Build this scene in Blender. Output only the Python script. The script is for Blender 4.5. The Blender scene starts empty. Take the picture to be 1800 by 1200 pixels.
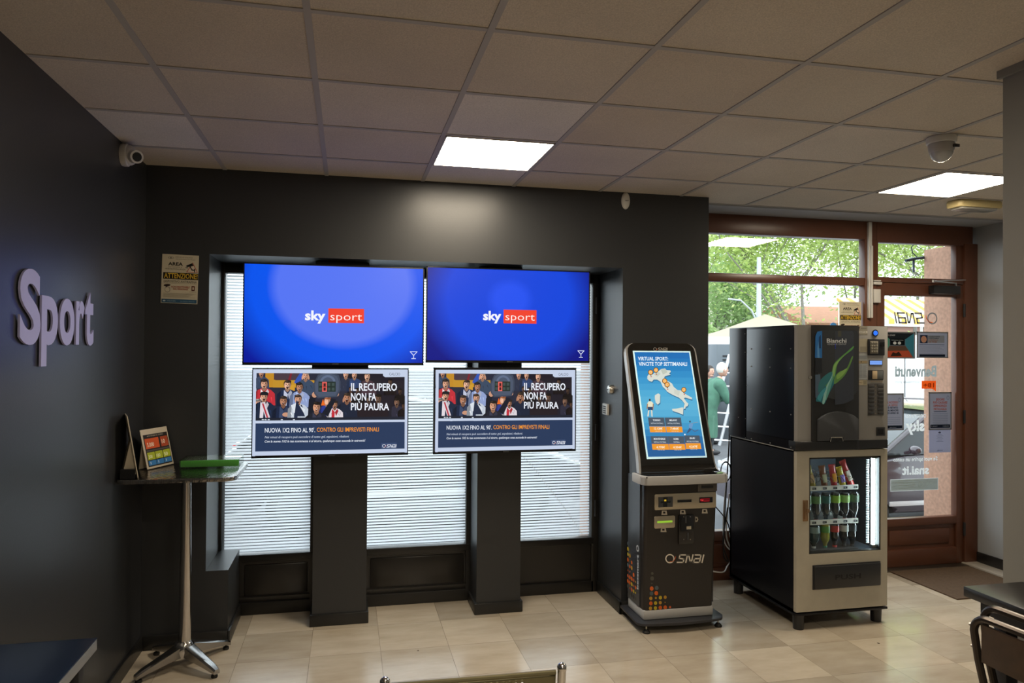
import bpy, bmesh, math, random
from mathutils import Vector, Matrix
from math import sin, cos, pi, radians as R
random.seed(7)
S = bpy.context.scene
COL = S.collection

# ------------------------------------------------------------------ camera, world, exposure
F, YAW, PITCH, ROLL, PX, PY, CZ = 1249.16, .2154, .0111, .0074, 883.85, 600.0, 1.79
_sy, _cy, _sp, _cp = sin(YAW), cos(YAW), sin(PITCH), cos(PITCH)
FW = Vector((_sy*_cp, _cy*_cp, _sp)); _r = Vector((_cy, -_sy, 0)); _u = _r.cross(FW)
RT = cos(ROLL)*_r + sin(ROLL)*_u; UP = -sin(ROLL)*_r + cos(ROLL)*_u
cam = bpy.data.cameras.new('camera'); cam.sensor_width = 36; cam.lens = F*36/1800
cam.shift_x = (900-PX)/1800; cam.clip_end = 300; cam.clip_start = .05
co = bpy.data.objects.new('camera', cam); COL.objects.link(co)
m = Matrix((RT, UP, -FW)).transposed().to_4x4(); m.translation = (0, 0, CZ); co.matrix_world = m
S.camera = co
S.view_settings.view_transform = 'Standard'; S.view_settings.look = 'None'
S.view_settings.exposure = 0; S.view_settings.gamma = 1; S.view_settings.use_curve_mapping = False
WORLD_STRENGTH = 3.6
w = bpy.data.worlds.new('overcast_sky'); S.world = w; w.use_nodes = True
bg = w.node_tree.nodes['Background']; bg.inputs[0].default_value = (.84, .93, 1, 1); bg.inputs[1].default_value = WORLD_STRENGTH
sun = bpy.data.lights.new('sun', 'SUN'); sun.energy = 2.5; sun.angle = .2; sun.color = (1, .95, .85)
so = bpy.data.objects.new('sun', sun); COL.objects.link(so); so.rotation_euler = (R(38), R(-14), 0)
LAMP_STRENGTH = 34.0
LAMP_COLOR = (1, .86, .66)

def at(px, py, ax, v):
    d = FW*F + RT*(px-PX) - UP*(py-PY)
    i = 'xyz'.index(ax)
    t = (v-(CZ if i == 2 else 0))/d[i]
    return Vector((d.x*t, d.y*t, CZ+d.z*t))
def fr(x0, y0, x1, y1, Y):
    """rectangle on the vertical plane y=Y seen between two corners: X0,X1,Z0,Z1"""
    xm, ym = (x0+x1)/2, (y0+y1)/2
    return at(x0, ym, 'y', Y).x, at(x1, ym, 'y', Y).x, at(xm, y1, 'y', Y).z, at(xm, y0, 'y', Y).z

# ------------------------------------------------------------------ materials
def lin(c):
    if isinstance(c, str):
        c = tuple(int(c[i:i+2], 16)/255 for i in (0, 2, 4))
        return tuple(v/12.92 if v <= .04045 else ((v+.055)/1.055)**2.4 for v in c)
    return c
_m = {}
def mat(name, col=(.5,.5,.5), rough=.5, metal=0, spec=.5, noise=None, bump=None, emit=None, coat=0, trans=0, alpha=None):
    if name in _m: return _m[name]
    M = bpy.data.materials.new(name); M.use_nodes = True; nt = M.node_tree; b = nt.nodes['Principled BSDF']
    c = lin(col)
    b.inputs['Base Color'].default_value = (*c, 1); b.inputs['Roughness'].default_value = rough
    b.inputs['Metallic'].default_value = metal; b.inputs['Specular IOR Level'].default_value = spec
    if coat: b.inputs['Coat Weight'].default_value = coat; b.inputs['Coat Roughness'].default_value = .05
    if trans: b.inputs['Transmission Weight'].default_value = trans
    geo = nt.nodes.new('ShaderNodeNewGeometry')
    def nz(scale, det=3, vec=None):
        n = nt.nodes.new('ShaderNodeTexNoise'); n.inputs['Scale'].default_value = scale; n.inputs['Detail'].default_value = det
        nt.links.new(vec or geo.outputs['Position'], n.inputs['Vector']); return n
    if noise:   # (scale, amount)
        n = nz(noise[0]); mx = nt.nodes.new('ShaderNodeMix'); mx.data_type = 'RGBA'
        mx.inputs['A'].default_value = (*[v*(1-noise[1]) for v in c], 1); mx.inputs['B'].default_value = (*[min(1, v*(1+noise[1])) for v in c], 1)
        nt.links.new(n.outputs['Fac'], mx.inputs['Factor']); nt.links.new(mx.outputs['Result'], b.inputs['Base Color'])
    if bump:    # (scale, strength)
        n = nz(bump[0]); bp = nt.nodes.new('ShaderNodeBump'); bp.inputs['Strength'].default_value = bump[1]; bp.inputs['Distance'].default_value = .002
        nt.links.new(n.outputs['Fac'], bp.inputs['Height']); nt.links.new(bp.outputs['Normal'], b.inputs['Normal'])
    if emit: b.inputs['Emission Color'].default_value = (*lin(emit[0]), 1); b.inputs['Emission Strength'].default_value = emit[1]
    _m[name] = M; return M
def nodes_mat(name):
    M = bpy.data.materials.new(name); M.use_nodes = True; nt = M.node_tree
    for n in list(nt.nodes): nt.nodes.remove(n)
    out = nt.nodes.new('ShaderNodeOutputMaterial'); _m[name] = M
    return M, nt, out
def N(nt, t, **kw):
    n = nt.nodes.new('ShaderNode'+t)
    for k, v in kw.items():
        if k in n.inputs: n.inputs[k].default_value = v
        else: setattr(n, k, v)
    return n

WALL = mat('dark_wall_paint', (.029,.031,.034), .36, spec=.5, noise=(1.3, .10), bump=(160, .10))
BASEB = mat('black_skirting', (.018,.018,.018), .35)
FRAMEBLK = mat('black_window_frame', (.016,.015,.014), .38)
WPANEL = mat('black_panel_below_window', (.022,.020,.018), .28)
GREYWALL = mat('pale_grey_wall', (.36,.37,.38), .6, noise=(2, .06), bump=(120, .1))
PIERWALL = mat('grey_beige_wall', (.23,.225,.20), .6, noise=(2, .05), bump=(120, .1))
BROWN = mat('brown_aluminium', (.115,.042,.022), .33, spec=.5, noise=(9, .12))
CHROME = mat('chrome', (.75,.75,.76), .14, 1)
STEEL = mat('brushed_steel', (.55,.53,.49), .30, 1)
BLACKP = mat('black_plastic', (.018,.018,.020), .35)
BLACKG = mat('gloss_black', (.010,.010,.012), .10, spec=.6)
BLACKM = mat('black_sheet_metal', (.010,.010,.013), .30, spec=.28)
DKGREY = mat('dark_grey_plastic', (.055,.058,.065), .4)
GREYP = mat('silver_grey_panel', (.30,.29,.275), .35, spec=.5)
CREAMP = mat('cream_metal_door', (.50,.46,.37), .38, noise=(14, .10))
WHITEP = mat('white_plastic', (.62,.60,.56), .4)
RUBBER = mat('rubber', (.012,.012,.012), .6)
RIM = mat('dark_alloy_rim', (.10,.10,.11), .4, .6)
WHITEM = mat('white_paint', (.80,.82,.84), .35)

def glass_mat(name, tint=(1,1,1), refl=1.0):
    M, nt, out = nodes_mat(name)
    t = N(nt, 'BsdfTransparent', Color=(*tint, 1)); g = N(nt, 'BsdfGlossy', Roughness=.01); f = N(nt, 'Fresnel')
    ge = N(nt, 'NewGeometry'); io = N(nt, 'MapRange'); io.inputs['To Min'].default_value = 1.5; io.inputs['To Max'].default_value = 1/1.5
    nt.links.new(ge.outputs['Backfacing'], io.inputs['Value']); nt.links.new(io.outputs[0], f.inputs['IOR'])
    mu = N(nt, 'Math', operation='MULTIPLY'); mu.inputs[1].default_value = refl
    mx = N(nt, 'MixShader'); nt.links.new(f.outputs[0], mu.inputs[0]); nt.links.new(mu.outputs[0], mx.inputs[0])
    nt.links.new(t.outputs[0], mx.inputs[1]); nt.links.new(g.outputs[0], mx.inputs[2]); nt.links.new(mx.outputs[0], out.inputs[0])
    return M
GLASS = glass_mat('clear_glass', (.97,.985,.98))
CARGLASS = glass_mat('car_glass', (.25,.30,.30))
CASEGLASS = glass_mat('cabinet_glass', (.93,.96,.95), .8)

def floor_mat():
    M, nt, out = nodes_mat('pale_stone_tiles'); b = N(nt, 'BsdfPrincipled'); L = nt.links.new
    g = N(nt, 'NewGeometry'); sub = N(nt, 'VectorMath', operation='SUBTRACT'); sub.inputs[1].default_value = (.21, .225, 0)
    sc = N(nt, 'VectorMath', operation='DIVIDE'); sc.inputs[1].default_value = (.405, .405, 1)
    L(g.outputs['Position'], sub.inputs[0]); L(sub.outputs[0], sc.inputs[0])
    fl = N(nt, 'VectorMath', operation='FLOOR'); fc = N(nt, 'VectorMath', operation='FRACTION'); L(sc.outputs[0], fl.inputs[0]); L(sc.outputs[0], fc.inputs[0])
    wn = N(nt, 'TexWhiteNoise'); L(fl.outputs[0], wn.inputs['Vector'])
    # veins run along x, shifted per tile
    ad = N(nt, 'VectorMath', operation='MULTIPLY_ADD'); ad.inputs[1].default_value = (1, 3.2, 1)
    L(g.outputs['Position'], ad.inputs[0]); L(wn.outputs['Color'], ad.inputs[2])
    n1 = N(nt, 'TexNoise', Scale=3.0, Detail=5.0, Roughness=.6); L(ad.outputs[0], n1.inputs['Vector'])
    n2 = N(nt, 'TexNoise', Scale=5.0, Detail=2.0); L(g.outputs['Position'], n2.inputs['Vector'])
    cr = N(nt, 'ValToRGB'); e = cr.color_ramp.elements
    e[0].position = .25; e[0].color = (.49,.41,.305,1); e[1].position = .75; e[1].color = (.65,.57,.455,1)
    L(n1.outputs['Fac'], cr.inputs[0])
    hs = N(nt, 'HueSaturation'); mr = N(nt, 'MapRange'); mr.inputs['To Min'].default_value = .78; mr.inputs['To Max'].default_value = 1.12
    L(wn.outputs['Value'], mr.inputs['Value']); L(mr.outputs[0], hs.inputs['Value']); L(cr.outputs[0], hs.inputs['Color'])
    # joints
    sx = N(nt, 'SeparateXYZ'); L(fc.outputs[0], sx.inputs[0])
    def edge(o):
        a = N(nt, 'Math', operation='SUBTRACT'); a.inputs[1].default_value = .5; L(o, a.inputs[0])
        c = N(nt, 'Math', operation='ABSOLUTE'); L(a.outputs[0], c.inputs[0])
        d = N(nt, 'Math', operation='GREATER_THAN'); d.inputs[1].default_value = .4962; L(c.outputs[0], d.inputs[0]); return d
    a, c = edge(sx.outputs[0]), edge(sx.outputs[1]); mxx = N(nt, 'Math', operation='MAXIMUM'); L(a.outputs[0], mxx.inputs[0]); L(c.outputs[0], mxx.inputs[1])
    jm = N(nt, 'Math', operation='MULTIPLY'); jn = N(nt, 'TexNoise', Scale=4.0); L(g.outputs['Position'], jn.inputs['Vector'])
    L(mxx.outputs[0], jm.inputs[0]); L(jn.outputs['Fac'], jm.inputs[1])
    # dark pits worn into the stone
    vo = N(nt, 'TexVoronoi', Scale=2.6); L(g.outputs['Position'], vo.inputs['Vector'])
    pt = N(nt, 'Math', operation='LESS_THAN'); pt.inputs[1].default_value = .022; L(vo.outputs['Distance'], pt.inputs[0])
    jj = N(nt, 'Math', operation='MAXIMUM'); L(jm.outputs[0], jj.inputs[0]); L(pt.outputs[0], jj.inputs[1])
    mx = N(nt, 'Mix', data_type='RGBA'); mx.inputs['B'].default_value = (.10,.075,.05,1); L(hs.outputs[0], mx.inputs['A']); L(jj.outputs[0], mx.inputs['Factor'])
    L(mx.outputs['Result'], b.inputs['Base Color'])
    rr = N(nt, 'MapRange'); rr.inputs['From Min'].default_value = .2; rr.inputs['From Max'].default_value = .8; rr.inputs['To Min'].default_value = .13; rr.inputs['To Max'].default_value = .27
    L(n2.outputs['Fac'], rr.inputs['Value']); L(rr.outputs[0], b.inputs['Roughness']); b.inputs['Specular IOR Level'].default_value = .55
    L(b.outputs[0], out.inputs[0]); return M
FLOOR = floor_mat()

def ceiling_mat():
    M, nt, out = nodes_mat('mineral_ceiling_tiles'); b = N(nt, 'BsdfPrincipled', Roughness=.85); L = nt.links.new
    g = N(nt, 'NewGeometry'); sub = N(nt, 'VectorMath', operation='SUBTRACT'); sub.inputs[1].default_value = (-.736, 2.344, 0)
    sc = N(nt, 'VectorMath', operation='DIVIDE'); sc.inputs[1].default_value = (.6, .6, 10)
    L(g.outputs['Position'], sub.inputs[0]); L(sub.outputs[0], sc.inputs[0]); fl = N(nt, 'VectorMath', operation='FLOOR'); L(sc.outputs[0], fl.inputs[0])
    wn = N(nt, 'TexWhiteNoise'); L(fl.outputs[0], wn.inputs['Vector'])
    cr = N(nt, 'ValToRGB'); e = cr.color_ramp.elements; cr.color_ramp.interpolation = 'CONSTANT'
    e[0].position = 0; e[0].color = (.60,.52,.41,1); e[1].position = .86; e[1].color = (.70,.645,.57,1)
    k = cr.color_ramp.elements.new(.4); k.color = (.575,.49,.38,1); k = cr.color_ramp.elements.new(.65); k.color = (.62,.545,.45,1)
    L(wn.outputs['Value'], cr.inputs[0])
    n = N(nt, 'TexNoise', Scale=210.0, Detail=2.0); L(g.outputs['Position'], n.inputs['Vector'])
    mr = N(nt, 'MapRange'); mr.inputs['From Min'].default_value = .3; mr.inputs['From Max'].default_value = .7; mr.inputs['To Min'].default_value = .84; mr.inputs['To Max'].default_value = 1.12
    n3 = N(nt, 'TexNoise', Scale=2.0, Detail=3.0); L(g.outputs['Position'], n3.inputs['Vector'])
    m3 = N(nt, 'MapRange'); m3.inputs['To Min'].default_value = .85; m3.inputs['To Max'].default_value = 1.15; L(n3.outputs['Fac'], m3.inputs['Value'])
    mm = N(nt, 'Math', operation='MULTIPLY'); L(mr.outputs[0], mm.inputs[0]); L(m3.outputs[0], mm.inputs[1])
    hs = N(nt, 'HueSaturation'); L(n.outputs['Fac'], mr.inputs['Value']); L(mm.outputs[0], hs.inputs['Value']); L(cr.outputs[0], hs.inputs['Color']); L(hs.outputs[0], b.inputs['Base Color'])
    bp = N(nt, 'Bump', Strength=.35, Distance=.002); L(n.outputs['Fac'], bp.inputs['Height']); L(bp.outputs[0], b.inputs['Normal'])
    L(b.outputs[0], out.inputs[0]); return M
CEIL = ceiling_mat()

def film_mat():
    """frosted stripes with clear slits between them"""
    M, nt, out = nodes_mat('striped_frosted_film'); L = nt.links.new
    g = N(nt, 'NewGeometry'); s = N(nt, 'SeparateXYZ'); L(g.outputs['Position'], s.inputs[0])
    d = N(nt, 'Math', operation='DIVIDE'); d.inputs[1].default_value = .0205; L(s.outputs[2], d.inputs[0])
    f = N(nt, 'Math', operation='FRACT'); L(d.outputs[0], f.inputs[0]); c = N(nt, 'Math', operation='LESS_THAN'); c.inputs[1].default_value = .33; L(f.outputs[0], c.inputs[0])
    tl = N(nt, 'BsdfTranslucent', Color=(.86,.90,.94,1)); df = N(nt, 'BsdfDiffuse', Color=(.72,.75,.78,1)); tr = N(nt, 'BsdfTransparent')
    m1 = N(nt, 'MixShader'); m1.inputs[0].default_value = .22; L(tl.outputs[0], m1.inputs[1]); L(df.outputs[0], m1.inputs[2])
    m2 = N(nt, 'MixShader'); L(c.outputs[0], m2.inputs[0]); L(m1.outputs[0], m2.inputs[1]); L(tr.outputs[0], m2.inputs[2]); L(m2.outputs[0], out.inputs[0])
    return M
FILM = film_mat()

def attr_mat(name, emission=0, rough=.5, spec=.3):
    M, nt, out = nodes_mat(name); L = nt.links.new
    a = N(nt, 'Attribute', attribute_name='Col'); b = N(nt, 'BsdfPrincipled', Roughness=rough); b.inputs['Specular IOR Level'].default_value = spec
    if emission:
        L(a.outputs['Color'], b.inputs['Emission Color']); b.inputs['Emission Strength'].default_value = emission; b.inputs['Base Color'].default_value = (.01,.01,.01,1)
    else: L(a.outputs['Color'], b.inputs['Base Color'])
    L(b.outputs[0], out.inputs[0]); return M
PRINT = attr_mat('printed_ink', 0, .45)
LIT = attr_mat('lit_display', 1.0, .25, .25)
VINYL = attr_mat('vinyl_lettering', 0, .5)
def through_mat(name, col=None, amount=.5):
    M, nt, out = nodes_mat(name); L = nt.links.new; d = N(nt, 'BsdfDiffuse'); t = N(nt, 'BsdfTranslucent'); mx = N(nt, 'MixShader'); mx.inputs[0].default_value = amount
    if col: d.inputs[0].default_value = t.inputs[0].default_value = (*lin(col), 1)
    else:
        a = N(nt, 'Attribute', attribute_name='Col'); L(a.outputs['Color'], d.inputs[0]); L(a.outputs['Color'], t.inputs[0])
    L(d.outputs[0], mx.inputs[1]); L(t.outputs[0], mx.inputs[2]); L(mx.outputs[0], out.inputs[0]); return M
GVINYL = through_mat('window_vinyl', None, .5)
GPRINT = through_mat('window_print', None, .25)

# ------------------------------------------------------------------ scene helpers
def basis(o):
    M = Matrix.Identity(4)
    while o: M = Matrix.LocRotScale(o.location, o.rotation_euler, o.scale) @ M; o = o.parent
    return M
def finish(name, me, mats, parent=None, smooth=True, world=True):
    if world and parent is not None: me.transform(basis(parent).inverted())
    for k in (mats if isinstance(mats, (list, tuple)) else [mats]): me.materials.append(k)
    if smooth:
        me.polygons.foreach_set('use_smooth', [True]*len(me.polygons))
        try: me.set_sharp_from_angle(angle=R(35))
        except Exception: pass
    o = bpy.data.objects.new(name, me); COL.objects.link(o)
    if parent is not None: o.parent = parent
    return o
def tag(o, label=None, cat=None, group=None, kind=None):
    if label: o['label'] = label
    if cat: o['category'] = cat
    if group: o['group'] = group
    if kind: o['kind'] = kind
    return o
def thing(name, label, cat, loc=(0,0,0), rz=0, group=None):
    o = bpy.data.objects.new(name, None); COL.objects.link(o); o.empty_display_size = .1
    o.location = loc; o.rotation_euler = (0, 0, rz); return tag(o, label, cat, group)
KIDS = {}
def copy_tree(o, parent=None):
    c = o.copy(); COL.objects.link(c)
    if parent is not None: c.parent = parent
    for ch in [k for k in bpy.data.objects if k.parent == o]: copy_tree(ch, c)
    return c

class MB:
    def __init__(s): s.b = bmesh.new()
    def _m(s, vs, M):
        if M is not None: bmesh.ops.transform(s.b, matrix=M, verts=vs)
    def box(s, x0, x1, y0, y1, z0, z1, bev=0, seg=2, M=None, mi=0):
        r = bmesh.ops.create_cube(s.b, size=1); vs = r['verts']
        for v in vs: v.co = Vector(((x0+x1)/2+v.co.x*(x1-x0), (y0+y1)/2+v.co.y*(y1-y0), (z0+z1)/2+v.co.z*(z1-z0)))
        if bev:
            es = list({e for v in vs for e in v.link_edges})
            q = bmesh.ops.bevel(s.b, geom=es, offset=bev, segments=seg, affect='EDGES', profile=.5)
            vs = list({v for f in q['faces'] for v in f.verts} | {v for v in vs if v.is_valid})
        for f in {f for v in vs for f in v.link_faces}: f.material_index = mi
        s._m(vs, M); return s
    def cyl(s, p0, p1, r0, r1=None, n=20, cap=True, mi=0):
        p0, p1 = Vector(p0), Vector(p1); d = p1-p0; r1 = r0 if r1 is None else r1
        q = d.to_track_quat('Z', 'Y').to_matrix().to_4x4(); q.translation = (p0+p1)/2
        r = bmesh.ops.create_cone(s.b, cap_ends=cap, segments=n, radius1=max(r0, 1e-5), radius2=max(r1, 1e-5), depth=d.length, matrix=q)
        for f in {f for v in r['verts'] for f in v.link_faces}: f.material_index = mi
        return s
    def sph(s, c, r, n=16, sc=(1,1,1), M=None, mi=0):
        q = bmesh.ops.create_uvsphere(s.b, u_segments=n, v_segments=n//2+2, radius=r)
        for v in q['verts']: v.co = Vector((c[0]+v.co.x*sc[0], c[1]+v.co.y*sc[1], c[2]+v.co.z*sc[2]))
        for f in {f for v in q['verts'] for f in v.link_faces}: f.material_index = mi
        s._m(q['verts'], M); return s
    def tube(s, pts, r, n=8, closed=False, cap=True):
        pts = [Vector(p) for p in pts]; rings = []; prev = None
        for i, p in enumerate(pts):
            a = pts[i-1] if (i or closed) else p; c = pts[(i+1) % len(pts)] if (i < len(pts)-1 or closed) else p
            t = (c-a).normalized()
            if prev is None:
                h = Vector((0,0,1)) if abs(t.z) < .9 else Vector((1,0,0)); u = t.cross(h).normalized()
            else: u = (prev-t*prev.dot(t)).normalized()
            prev = u; v = t.cross(u); rr = r[i] if isinstance(r, (list, tuple)) else r
            rings.append([s.b.verts.new(p+(u*cos(2*pi*k/n)+v*sin(2*pi*k/n))*rr) for k in range(n)])
        for i in range(len(rings)-(0 if closed else 1)):
            A, B = rings[i], rings[(i+1) % len(rings)]
            for k in range(n): s.b.faces.new((A[k], A[(k+1)%n], B[(k+1)%n], B[k]))
        if cap and not closed: s.b.faces.new(rings[0][::-1]); s.b.faces.new(rings[-1])
        return s
    def prism(s, poly, axis, a, b, M=None, bev=0):
        """poly: 2-D outline in the two remaining axes (x: (y,z); y: (x,z); z: (x,y)); extruded from a to b"""
        def P(p, t): return {'x': (t, p[0], p[1]), 'y': (p[0], t, p[1]), 'z': (p[0], p[1], t)}[axis]
        A = [s.b.verts.new(P(p, a)) for p in poly]; B = [s.b.verts.new(P(p, b)) for p in poly]; n = len(poly)
        fa = s.b.faces.new(A); fb = s.b.faces.new(B[::-1])
        for i in range(n): s.b.faces.new((A[i], B[i], B[(i+1)%n], A[(i+1)%n]))
        vs = A+B
        if bev:
            es = list(fa.edges)+list(fb.edges)
            q = bmesh.ops.bevel(s.b, geom=es, offset=bev, segments=2, affect='EDGES', profile=.5)
            vs = list({v for f in q['faces'] for v in f.verts} | {v for v in vs if v.is_valid})
        s._m(vs, M); return s
    def lathe(s, prof, c=(0,0,0), n=24, M=None):
        rings = []; vs = []
        for r, z in prof:
            if r < 1e-5: g = [s.b.verts.new((c[0], c[1], c[2]+z))]
            else: g = [s.b.verts.new((c[0]+r*cos(2*pi*k/n), c[1]+r*sin(2*pi*k/n), c[2]+z)) for k in range(n)]
            rings.append(g); vs += g
        for A, B in zip(rings, rings[1:]):
            if len(A) == 1 and len(B) == 1: continue
            for k in range(n):
                if len(A) == 1: s.b.faces.new((A[0], B[k], B[(k+1)%n]))
                elif len(B) == 1: s.b.faces.new((A[k], A[(k+1)%n], B[0]))
                else: s.b.faces.new((A[k], A[(k+1)%n], B[(k+1)%n], B[k]))
        s._m(vs, M); return s
    def quad(s, pts): s.b.faces.new([s.b.verts.new(p) for p in pts]); return s
    def build(s, name, mats, parent=None, smooth=True, world=True):
        bmesh.ops.recalc_face_normals(s.b, faces=s.b.faces)
        me = bpy.data.meshes.new(name); s.b.to_mesh(me); s.b.free()
        return finish(name, me, mats, parent, smooth, world)

def rrect(x0, x1, y0, y1, r, n=5):
    if not isinstance(r, (list, tuple)): r = (r, r, r, r)          # bl, br, tr, tl
    out = []
    for (cx, cy, rr, a0) in ((x0+r[0], y0+r[0], r[0], pi), (x1-r[1], y0+r[1], r[1], 1.5*pi), (x1-r[2], y1-r[2], r[2], 0), (x0+r[3], y1-r[3], r[3], .5*pi)):
        for k in range(n+1): a = a0+k*pi/2/n; out.append((cx+rr*cos(a), cy+rr*sin(a)))
    return out

# lettering -------------------------------------------------------------------
_tc = {}
def glyphs(s, off=0.0, shear=0.0, res=2):
    k = (s, off, shear, res)
    if k in _tc: return _tc[k]
    c = bpy.data.curves.new('t', 'FONT'); c.body = s; c.size = 1; c.offset = off; c.shear = shear; c.resolution_u = res
    o = bpy.data.objects.new('t', c); COL.objects.link(o); dg = bpy.context.evaluated_depsgraph_get(); dg.update()
    me = bpy.data.meshes.new_from_object(o.evaluated_get(dg))
    V = [(v.co.x, v.co.y) for v in me.vertices]; Fc = [tuple(p.vertices) for p in me.polygons]
    bpy.data.objects.remove(o); bpy.data.curves.remove(c); bpy.data.meshes.remove(me)
    _tc[k] = (V, Fc); return _tc[k]
CAP = max(p[1] for p in glyphs('H')[0])
class Art:
    """flat printed or displayed graphics: coloured shapes stacked in thin layers; u right, v up, metres"""
    def __init__(s, mapf=None): s.V = []; s.F = []; s.C = []; s.z = 0; s.map = mapf or (lambda u, v: (u, v))
    def _up(s): s.z += .00003
    def _add(s, V, Fc, col):
        n = len(s.V); s._up(); c = lin(col)
        s.V += [(*s.map(*p), s.z) for p in V]
        for f in Fc: s.F.append(tuple(n+i for i in f)); s.C.append(c)
        return s
    def poly(s, P, col): return s._add(P, [tuple(range(len(P)))], col)
    def blob(s, P, col, n=5):
        Q = []; m_ = len(P)
        for i in range(m_):
            p0, p1, p2, p3 = [Vector(P[(i+j) % m_]) for j in (-1, 0, 1, 2)]
            for q in range(n):
                t = q/n; v = .5*((2*p1)+(-p0+p2)*t+(2*p0-5*p1+4*p2-p3)*t*t+(-p0+3*p1-3*p2+p3)*t**3); Q.append((v.x, v.y))
        return s.poly(Q, col)
    def rect(s, x0, y0, x1, y1, col): return s.poly([(x0,y0),(x1,y0),(x1,y1),(x0,y1)], col)
    def ell(s, cx, cy, rx, ry=None, col='ffffff', n=18, rot=0):
        ry = rx if ry is None else ry; c, d = cos(rot), sin(rot)
        return s.poly([(cx+rx*cos(2*pi*k/n)*c-ry*sin(2*pi*k/n)*d, cy+rx*cos(2*pi*k/n)*d+ry*sin(2*pi*k/n)*c) for k in range(n)], col)
    def ring(s, cx, cy, r, t, col, n=24, a0=0, a1=2*pi):
        V = []; Fc = []
        for k in range(n+1):
            a = a0+(a1-a0)*k/n; V += [(cx+(r-t/2)*cos(a), cy+(r-t/2)*sin(a)), (cx+(r+t/2)*cos(a), cy+(r+t/2)*sin(a))]
            if k: Fc.append((2*k-2, 2*k-1, 2*k+1, 2*k))
        return s._add(V, Fc, col)
    def line(s, pts, t, col):
        V = []; Fc = []
        for (a, b) in zip(pts, pts[1:]):
            a, b = Vector(a), Vector(b); d = (b-a).normalized(); n = Vector((-d.y, d.x))*t/2; a = a-d*t*.45; b = b+d*t*.45; k = len(V)
            V += [tuple(a-n), tuple(b-n), tuple(b+n), tuple(a+n)]; Fc.append((k, k+1, k+2, k+3))
        return s._add(V, Fc, col)
    def text(s, t, x, y, h, w=None, col='ffffff', off=0.0, shear=0.0, align='l', mirror=False, down=False, rot=0, res=2):
        """x,y: baseline start, h: cap height (negative when v runs down), w: full width"""
        V, Fc = glyphs(t, off, shear, res)
        if not V: return s
        x0 = min(p[0] for p in V); x1 = max(p[0] for p in V); sc = h/CAP; sx = (w/(x1-x0)) if w else abs(sc)
        W = (x1-x0)*sx; ox = 0 if align == 'l' else -W/2 if align == 'c' else -W
        q = []
        for p in V:
            a = (p[0]-x0)*sx; b = p[1]*sc
            if mirror: a = W-a
            a += ox; q.append((x+a*cos(rot)-b*sin(rot), y+a*sin(rot)+b*cos(rot)))
        return s._add(q, Fc, col)
    def build(s, name, M, material, parent=None, smooth=False):
        """M: 4x4 whose x,y are the picture's right and up, z its outward normal"""
        me = bpy.data.meshes.new(name); me.from_pydata(s.V, [], s.F)
        ca = me.color_attributes.new('Col', 'FLOAT_COLOR', 'CORNER'); i = 0
        for f, c in zip(s.F, s.C):
            for _ in f: ca.data[i].color = (*c, 1); i += 1
        me.transform(M); me.update()
        return finish(name, me, material, parent, smooth=False)
def frame(o, right, up, lift=.0004):
    r, u = Vector(right).normalized(), Vector(up).normalized(); n = r.cross(u)
    M = Matrix((r, u, n)).transposed().to_4x4(); M.translation = Vector(o)+n*lift; return M
def bilin(TL, TR, BR, BL, W, H):
    """picture coordinates of a sketch (y down) -> metres on a W x H sheet, origin bottom-left"""
    def f(x, y):
        v = .5; u = .5
        for _ in range(12):
            yt = TL[1]+(TR[1]-TL[1])*u; yb = BL[1]+(BR[1]-BL[1])*u; v = (y-yt)/(yb-yt)
            xl = TL[0]+(BL[0]-TL[0])*v; xr = TR[0]+(BR[0]-TR[0])*v; u = (x-xl)/(xr-xl)
        return (min(max(u, 0), 1)*W, min(max(1-v, 0), 1)*H)
    return f
def snai(a, x, y, h, col, mirror=False, swoosh='d9622b', ring=True, s2=None):
    """ring mark and slanted lettering; x,y left baseline, h letter height"""
    k = -1 if mirror else 1; hh = abs(h); t = .17*hh
    def P(u, v): return (x+k*(u*hh+v*.22*hh), y+v*h)
    o = 0
    if ring:
        a.ring(x+k*.65*hh, y+.5*h, .55*hh, .15*hh, col)
        a.line([(x+k*.65*hh, y+.08*h), (x+k*1.05*hh, y+.12*h), (x+k*1.35*hh, y+.45*h), (x+k*1.42*hh, y+.75*h)], .09*hh, swoosh); o = 1.65
    for q in ([(o+.9,1),(o+.15,1),(o+.12,.55),(o+.8,.45),(o+.8,0),(o,0)], [(o+1.15,0),(o+1.15,.95),(o+1.35,.95),(o+1.75,.05),(o+1.9,.05),(o+1.9,1)],
              [(o+2.2,1),(o+3.0,1),(o+3.0,0),(o+2.2,0),(o+2.2,.5),(o+2.95,.5)], [(o+3.35,0),(o+3.35,1)]):
        a.line([P(*p) for p in q], t, col)
    return a
def skyword(a, x, y, h, w, col, mirror=False): return a.text('sky', x, y, h*.95, w, col, off=.035, mirror=mirror)

# ================================================================== THE SETTING
H = 2.87
o = MB().box(-1.3, 5.5, -4.3, 5.16, -.06, 0).build('floor', FLOOR); tag(o, kind='structure')
# ceiling: tiles, grid of T-bars, plaster strip by the door
ce = MB().box(-1.3, 5.5, -4.3, 4.765, H, H+.04).build('ceiling', CEIL, smooth=False); tag(ce, kind='structure')
g = MB()
for i in range(-1, 11):
    x = -.736+.6*i
    if -1.17 < x < 5.3: g.box(x-.012, x+.012, -4.2, 4.76, H-.004, H+.002)
for j in range(-10, 4):
    y = 2.344+.6*j+.6; g.box(-1.17, 5.3, y-.012, y+.012, H-.0035, H+.002)
g.build('ceiling_grid', mat('ceiling_grid_bars', (.42,.395,.375), .75, spec=.15), ce)
MB().box(2.40, 5.4, 4.765, 5.16, H-.006, H+.04).box(2.44, 5.25, 4.75, 4.768, H-.012, H+.03).build('plaster_strip', GREYWALL, ce)
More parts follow.
